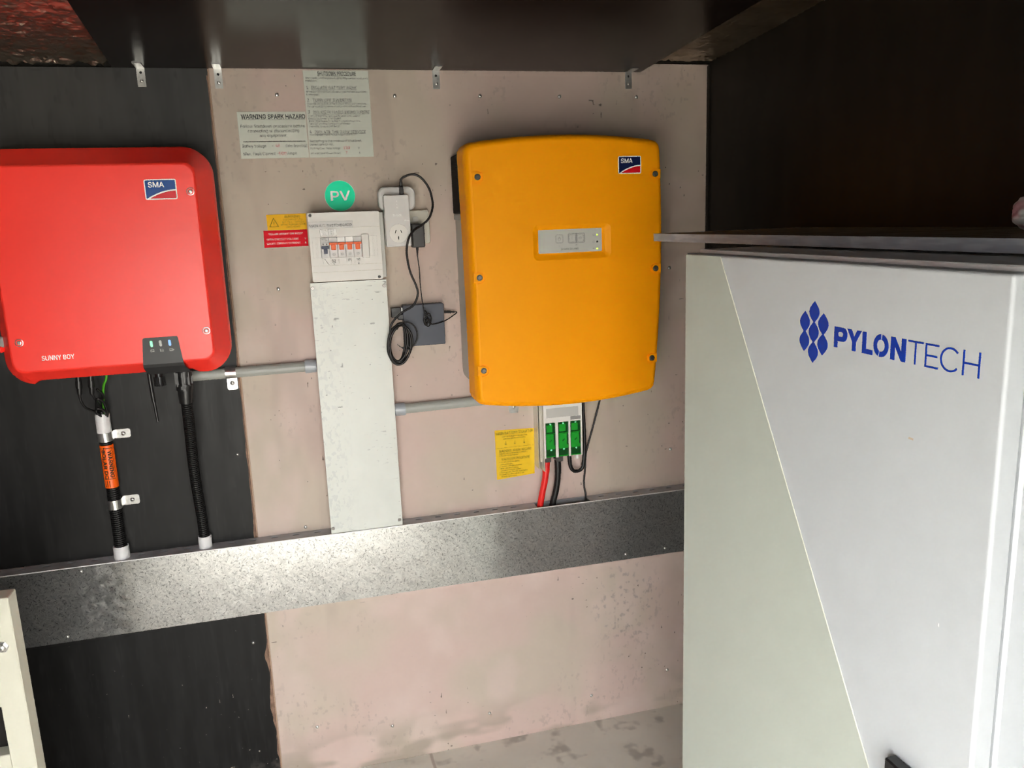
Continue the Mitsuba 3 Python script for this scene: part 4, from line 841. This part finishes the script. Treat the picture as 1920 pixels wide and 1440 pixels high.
part(c, 'sleeve', tube([(0.6172, -0.035, 0.8350), (0.6182, -0.035, 0.8100), (0.6180, -0.035, 0.7880)], 0.0088, 14, 6), 'black_rubber', smooth=40)
part(c, 'run', tube([(0.6180, -0.035, 0.7980), (0.6165, -0.034, 0.7700), (0.6110, -0.031, 0.7350), (0.6040, -0.027, 0.7060), (0.6020, -0.025, 0.690)], 0.0082, 14, 6), 'black_rubber', smooth=True)
part(c, 'lug', lathe((0.6170, -0.035, 0.8440), (0.6172, -0.035, 0.8280), [(0, 0.0075), (0.009, 0.0075), (0.014, 0.0090), (0.016, 0.0090)], 14), 'zinc', smooth=35)
solo('looped_cable', tube([(0.6520, -0.030, 0.8402), (0.6525, -0.030, 0.8300), (0.6560, -0.028, 0.8020), (0.6640, -0.027, 0.7885), (0.6760, -0.026, 0.7850), (0.6880, -0.025, 0.7895), (0.6945, -0.025, 0.8050), (0.6985, -0.025, 0.8592), (0.6975, -0.026, 0.9200), (0.6945, -0.030, 0.9750), (0.6940, -0.035, 1.045)],
     [0.0055, 0.0055, 0.0055, 0.0048, 0.0046, 0.0048, 0.0052, 0.0050, 0.0042, 0.0040, 0.0040], 10, 6), 'black_rubber', 'black cable bent in a U from the fuse switch up to the yellow inverter', 'cable', smooth=True)
solo('thin_cable', tube([(0.7560, -0.040, 1.040), (0.7469, -0.016, 0.9711), (0.7306, -0.014, 0.9118), (0.7126, -0.012, 0.8506), (0.7060, -0.011, 0.8220), (0.7040, -0.010, 0.7880), (0.6997, -0.010, 0.7411), (0.7025, -0.014, 0.7130), (0.7000, -0.020, 0.6980)], 0.0024, 8, 8), 'black_rubber', 'thin black cable from the yellow inverter down into the trough', 'cable', smooth=True)

# ---------------------------------------------------------------- ceiling brackets
bl = ['ceiling bracket on the black sheet, leftmost of the four', 'ceiling bracket at the joint of the black and pink sheets', 'ceiling bracket above the left edge of the yellow inverter', 'ceiling bracket near the right end of the ceiling board']
for i, (x0, z0) in enumerate(((-0.3140, 1.7750), (-0.1535, 1.7722), (0.3405, 1.7730), (0.8345, 1.7750))):
    k = thing('bracket', 'small zinc angle ' + bl[i], 'bracket', group='ceiling brackets')
    x1 = x0 + 0.0172
    leg = sbox(x0, z0, x1, CEIL0 - 0.001).difference(unary_union([Point((x0 + x1) / 2, z0 + 0.030).buffer(0.0028)]))
    part(k, 'wall_leg', extr(leg, -0.0003, 0.0016), 'zinc_plate')
    hl = bx(x0, x1, -0.046, -0.0003, -0.0016, 0.0); v = hl.vertices.copy(); v[:, 2] += CEIL0 - CSL * v[:, 1] - 0.0004; hl.vertices = v
    part(k, 'ceiling_leg', hl, 'zinc_plate')
    part(k, 'screw', dome((x0 + x1) / 2, -0.0019, z0 + 0.012, 0.0040, 0.0022), 'zinc', smooth=40)
    part(k, 'hole', extr(Point((x0 + x1) / 2, z0 + 0.030).buffer(0.0030), -0.0001, 0.0003), 'ink')

# ---------------------------------------------------------------- shelf on the right wall
sh = thing('shelf', 'long grey wooden shelf board on the right wall just above the white cabinet', 'shelf')
part(sh, 'board', bx(0.7205, XR - 0.0005, -1.70, -0.4235, 1.4042, 1.4194), 'shelf_top')
part(sh, 'front_edge', bx(0.7198, 0.7206, -1.70, -0.4235, 1.4040, 1.4196), 'shelf_edge', label='grey painted front edge')
part(sh, 'end_edge', bx(0.7198, XR - 0.0005, -0.4236, -0.4228, 1.4040, 1.4196), 'shelf_edge')
part(sh, 'support', [bx(XR - 0.0300, XR - 0.0005, -0.79, -0.43, 1.376, 1.4040)], 'black_wall')
gl = thing('cloth_bundle', 'crumpled whitish cloth bundle with a green patch on the right end of the shelf', 'cloth')
def lump(c, r, seed, amp=0.18):
    m = trimesh.creation.icosphere(4); v = m.vertices
    d = 1 + amp * (meshkit.fbm(v * 2.2 + seed, 3, seed) - 0.5) * 2
    m.vertices = np.array(c) + v * d[:, None] * np.array(r); return m
part(gl, 'body', [lump((0.885, -1.200, 1.4445), (0.050, 0.022, 0.024), 3), lump((0.890, -1.232, 1.4480), (0.045, 0.026, 0.026), 5), lump((0.885, -1.236, 1.4800), (0.030, 0.020, 0.030), 9)], 'cloth', smooth=True)
part(gl, 'patch', lump((0.868, -1.224, 1.4625), (0.032, 0.014, 0.012), 6), 'cloth_green', smooth=True, label='green patch')

# ---------------------------------------------------------------- white battery cabinet on the right
cb = thing('battery_cabinet', 'tall white battery cabinet with an olive-grey slanted panel and blue logo', 'cabinet')
DXc, DYa, DYb, DZ0, DZ1 = 0.600, -0.8083, -1.4315, 0.10, 1.3955
def rounded_x(x0, x1, y0, y1, z0, z1, r):
    P = []
    for cxx in (x0 + r, x1 - 0.0005):
        for cy in (y0 + r, y1 - r):
            for czz in (z0 + r, z1 - r):
                rad = r if cxx == x0 + r else r
                s = trimesh.creation.icosphere(2); P.append(s.vertices * [r if cxx == x0 + r else 0.0005, r, r] + [cxx, cy, czz])
    return trimesh.convex.convex_hull(np.vstack(P))
door = part(cb, 'door', rounded_x(DXc, DXc + 0.0220, DYb, DYa, DZ0, DZ1, 0.004), 'cabinet_white', smooth=35, label='white door')
g = lambda z: 0.9195 + (1.3955 - z) * 0.6300
zc = 1.3955 - (1.4295 - 0.9195) / 0.6300
oliv = Polygon([(0.8105, DZ1 - 0.002), (g(DZ1 - 0.002), DZ1 - 0.002), (1.4295, zc), (1.4295, DZ0 + 0.002), (0.8105, DZ0 + 0.002)])
ol = part(door, 'accent_panel', extr(oliv, DXc, 0.0008, 'door'), 'cabinet_olive', label='olive-grey slanted panel')
part(door, 'seam', extr(line([(g(DZ1 - 0.003), DZ1 - 0.003), (1.4293, zc)], 0.0016), DXc - 0.0006, 0.0006, 'door'), 'cabinet_line')
part(cb, 'body', bx(0.6300, XR - 0.004, -1.4300, -0.8100, 0.0005, 1.3880, 0.003), 'cabinet_white', label='white sheet-steel body')
part(cb, 'gasket', bx(0.6215, 0.6302, -1.4180, -0.8140, 0.08, 1.3860), 'mid_grey')
part(cb, 'lid', bx(0.6230, XR - 0.004, -1.4330, -0.8120, 1.3895, 1.4008, 0.0012), 'cabinet_lid', label='flat white lid')
# lock handle, only its top corner in view
part(door, 'handle', bx(DXc - 0.016, DXc - 0.0002, -1.3760, -1.3310, 0.700, 0.8535, 0.002), 'black_plastic', label='black lock handle')
# logo: seven linked diamonds
U = [1.1325, 1.1508, 1.1690]
ds = [(U[1], 1.3341), (U[1], 1.3095), (U[1], 1.2848), (U[0], 1.3204), (U[0], 1.2969), (U[2], 1.3212), (U[2], 1.2966)]
def diamond(u, z, a=0.0094, b=0.0128):
    p = []
    for s in np.linspace(-1, 1, 41):
        wv = a * (math.cos(s * math.pi / 2) ** 1.05)
        p.append((wv, s * b))
    pts = [(u + x, z + y) for x, y in p] + [(u - x, z + y) for x, y in p[::-1]]
    return Polygon(pts).buffer(0).buffer(0.0004)
lg = [diamond(u, z) for u, z in ds]
lg += [sbox(u - 0.0006, z1, u + 0.0006, z0) for u, z0, z1 in ((U[1], 1.3341, 1.3095), (U[1], 1.3095, 1.2848), (U[0], 1.3204, 1.2969), (U[2], 1.3212, 1.2966))]
part(door, 'logo', extr(unary_union(lg), DXc, 0.0006, 'door'), 'blue_print', label='blue logo of seven linked diamonds')
Zb, Zt = 1.2970, 1.3214
def bold(pts, w=0.0060): return LineString(pts).buffer(w / 2, cap_style=2, join_style=2)
H = Zt - Zb
def seg(pts, w): return LineString(pts).buffer(w / 2, cap_style=2, join_style=2, mitre_limit=3)
B = 0.0062
P_ = unary_union([sbox(1.1906, Zb, 1.1906 + B, Zt), Polygon(rr(1.2035, Zt - 0.0082, 0.0205, 0.0164, 0.0075)).union(sbox(1.1920, Zt - 0.0164, 1.2010, Zt)).difference(Polygon(rr(1.2020, Zt - 0.0082, 0.0090, 0.0056, 0.0026)))])
Y_ = Polygon([(1.2138, Zt), (1.2210, Zt), (1.2260, Zt - 0.0085), (1.2308, Zt), (1.2380, Zt), (1.2291, Zb + 0.0105), (1.2291, Zb), (1.2229, Zb), (1.2229, Zb + 0.0105)])
L_ = unary_union([sbox(1.2400, Zb, 1.2400 + B, Zt), sbox(1.2400, Zb, 1.2572, Zb + 0.0055)])
oc = Point(1.2700, (Zb + Zt) / 2 + 0.0002); O_ = affinity.scale(oc.buffer(0.0122, 24), 0.95, 1.02).difference(affinity.scale(oc.buffer(0.0066, 24), 0.95, 1.0))
O_ = O_.difference(Polygon([(1.2700, 1.3100), (1.2693, 1.3260), (1.2728, 1.3260)])).difference(Polygon([(1.2690, 1.3080), (1.2650, 1.2940), (1.2676, 1.2940)]))
N_ = unary_union([sbox(1.2852, Zb, 1.2852 + B, Zt), sbox(1.3074 - B, Zb, 1.3074, Zt), Polygon([(1.2852, Zt), (1.2912, Zt), (1.3074, Zb), (1.3014, Zb)])])
t = 0.0019
T_ = unary_union([sbox(1.3107, Zt - t, 1.3315, Zt), sbox(1.3211 - t / 2, Zb, 1.3211 + t / 2, Zt)])
E_ = unary_union([sbox(1.3346, Zb, 1.3346 + t, Zt), sbox(1.3346, Zb, 1.3522, Zb + t), sbox(1.3346, Zt - t, 1.3522, Zt), sbox(1.3346, (Zb + Zt - t) / 2, 1.3505, (Zb + Zt + t) / 2)])
ca = np.linspace(math.radians(42), math.radians(318), 40)
C_ = LineString([(1.3672 + 0.0118 * math.cos(a), (Zb + Zt) / 2 + (H - t) / 2 * math.sin(a)) for a in ca]).buffer(t / 2, cap_style=2)
H_ = unary_union([sbox(1.3826, Zb, 1.3826 + t, Zt), sbox(1.4030 - t, Zb, 1.4030, Zt), sbox(1.3826, (Zb + Zt - t) / 2, 1.4030, (Zb + Zt + t) / 2)])
part(door, 'lettering', extr(unary_union([P_, Y_, L_, O_, N_]), DXc, 0.0006, 'door'), 'blue_print', label='bold blue letters PYLON')
part(door, 'lettering', extr(unary_union([T_, E_, C_, H_]), DXc, 0.0006, 'door'), 'blue_print', label='thin blue letters TECH')

# ---------------------------------------------------------------- cream steel stand at the lower left
st = thing('steel_stand', 'cream painted steel stand at the lower left in front of the trough', 'stand')
part(st, 'post', bx(-0.5935, -0.5525, -0.5000, -0.4600, 0.0, 0.8000, 0.0015), 'cream_paint')
part(st, 'post', bx(-0.9900, -0.9490, -0.5000, -0.4600, 0.0, 0.8000, 0.0015), 'cream_paint')
part(st, 'top_panel', bx(-0.9900, -0.5525, -0.5000, -0.4600, 0.6285, 0.8362, 0.0015), 'cream_paint', label='cream top panel')
part(st, 'lower_rail', bx(-0.9480, -0.5940, -0.4960, -0.4640, 0.4700, 0.5300, 0.0015), 'cream_paint')
part(st, 'back_panel', bx(-0.9480, -0.5945, -0.4630, -0.4590, 0.05, 0.6280), 'black_wall', label='dark panel added to darken the trough reflection')  # added sheet, there to darken the left end of the trough reflection
part(st, 'bolt', [lathe((-0.5745, -0.5000, 0.7450), (-0.5745, -0.6, 0.7450), [(0, 0.0115), (0.0015, 0.0115), (0.0016, 0.0085), (0.0070, 0.0085), (0.0082, 0.0070), (0.0082, 0.0)], 6), lathe((-0.5745, -0.5075, 0.7450), (-0.5745, -0.6, 0.7450), [(0, 0.0042), (0.0050, 0.0042), (0.0058, 0.0034), (0.0058, 0)], 12)], 'zinc', label='zinc bolt and nut')
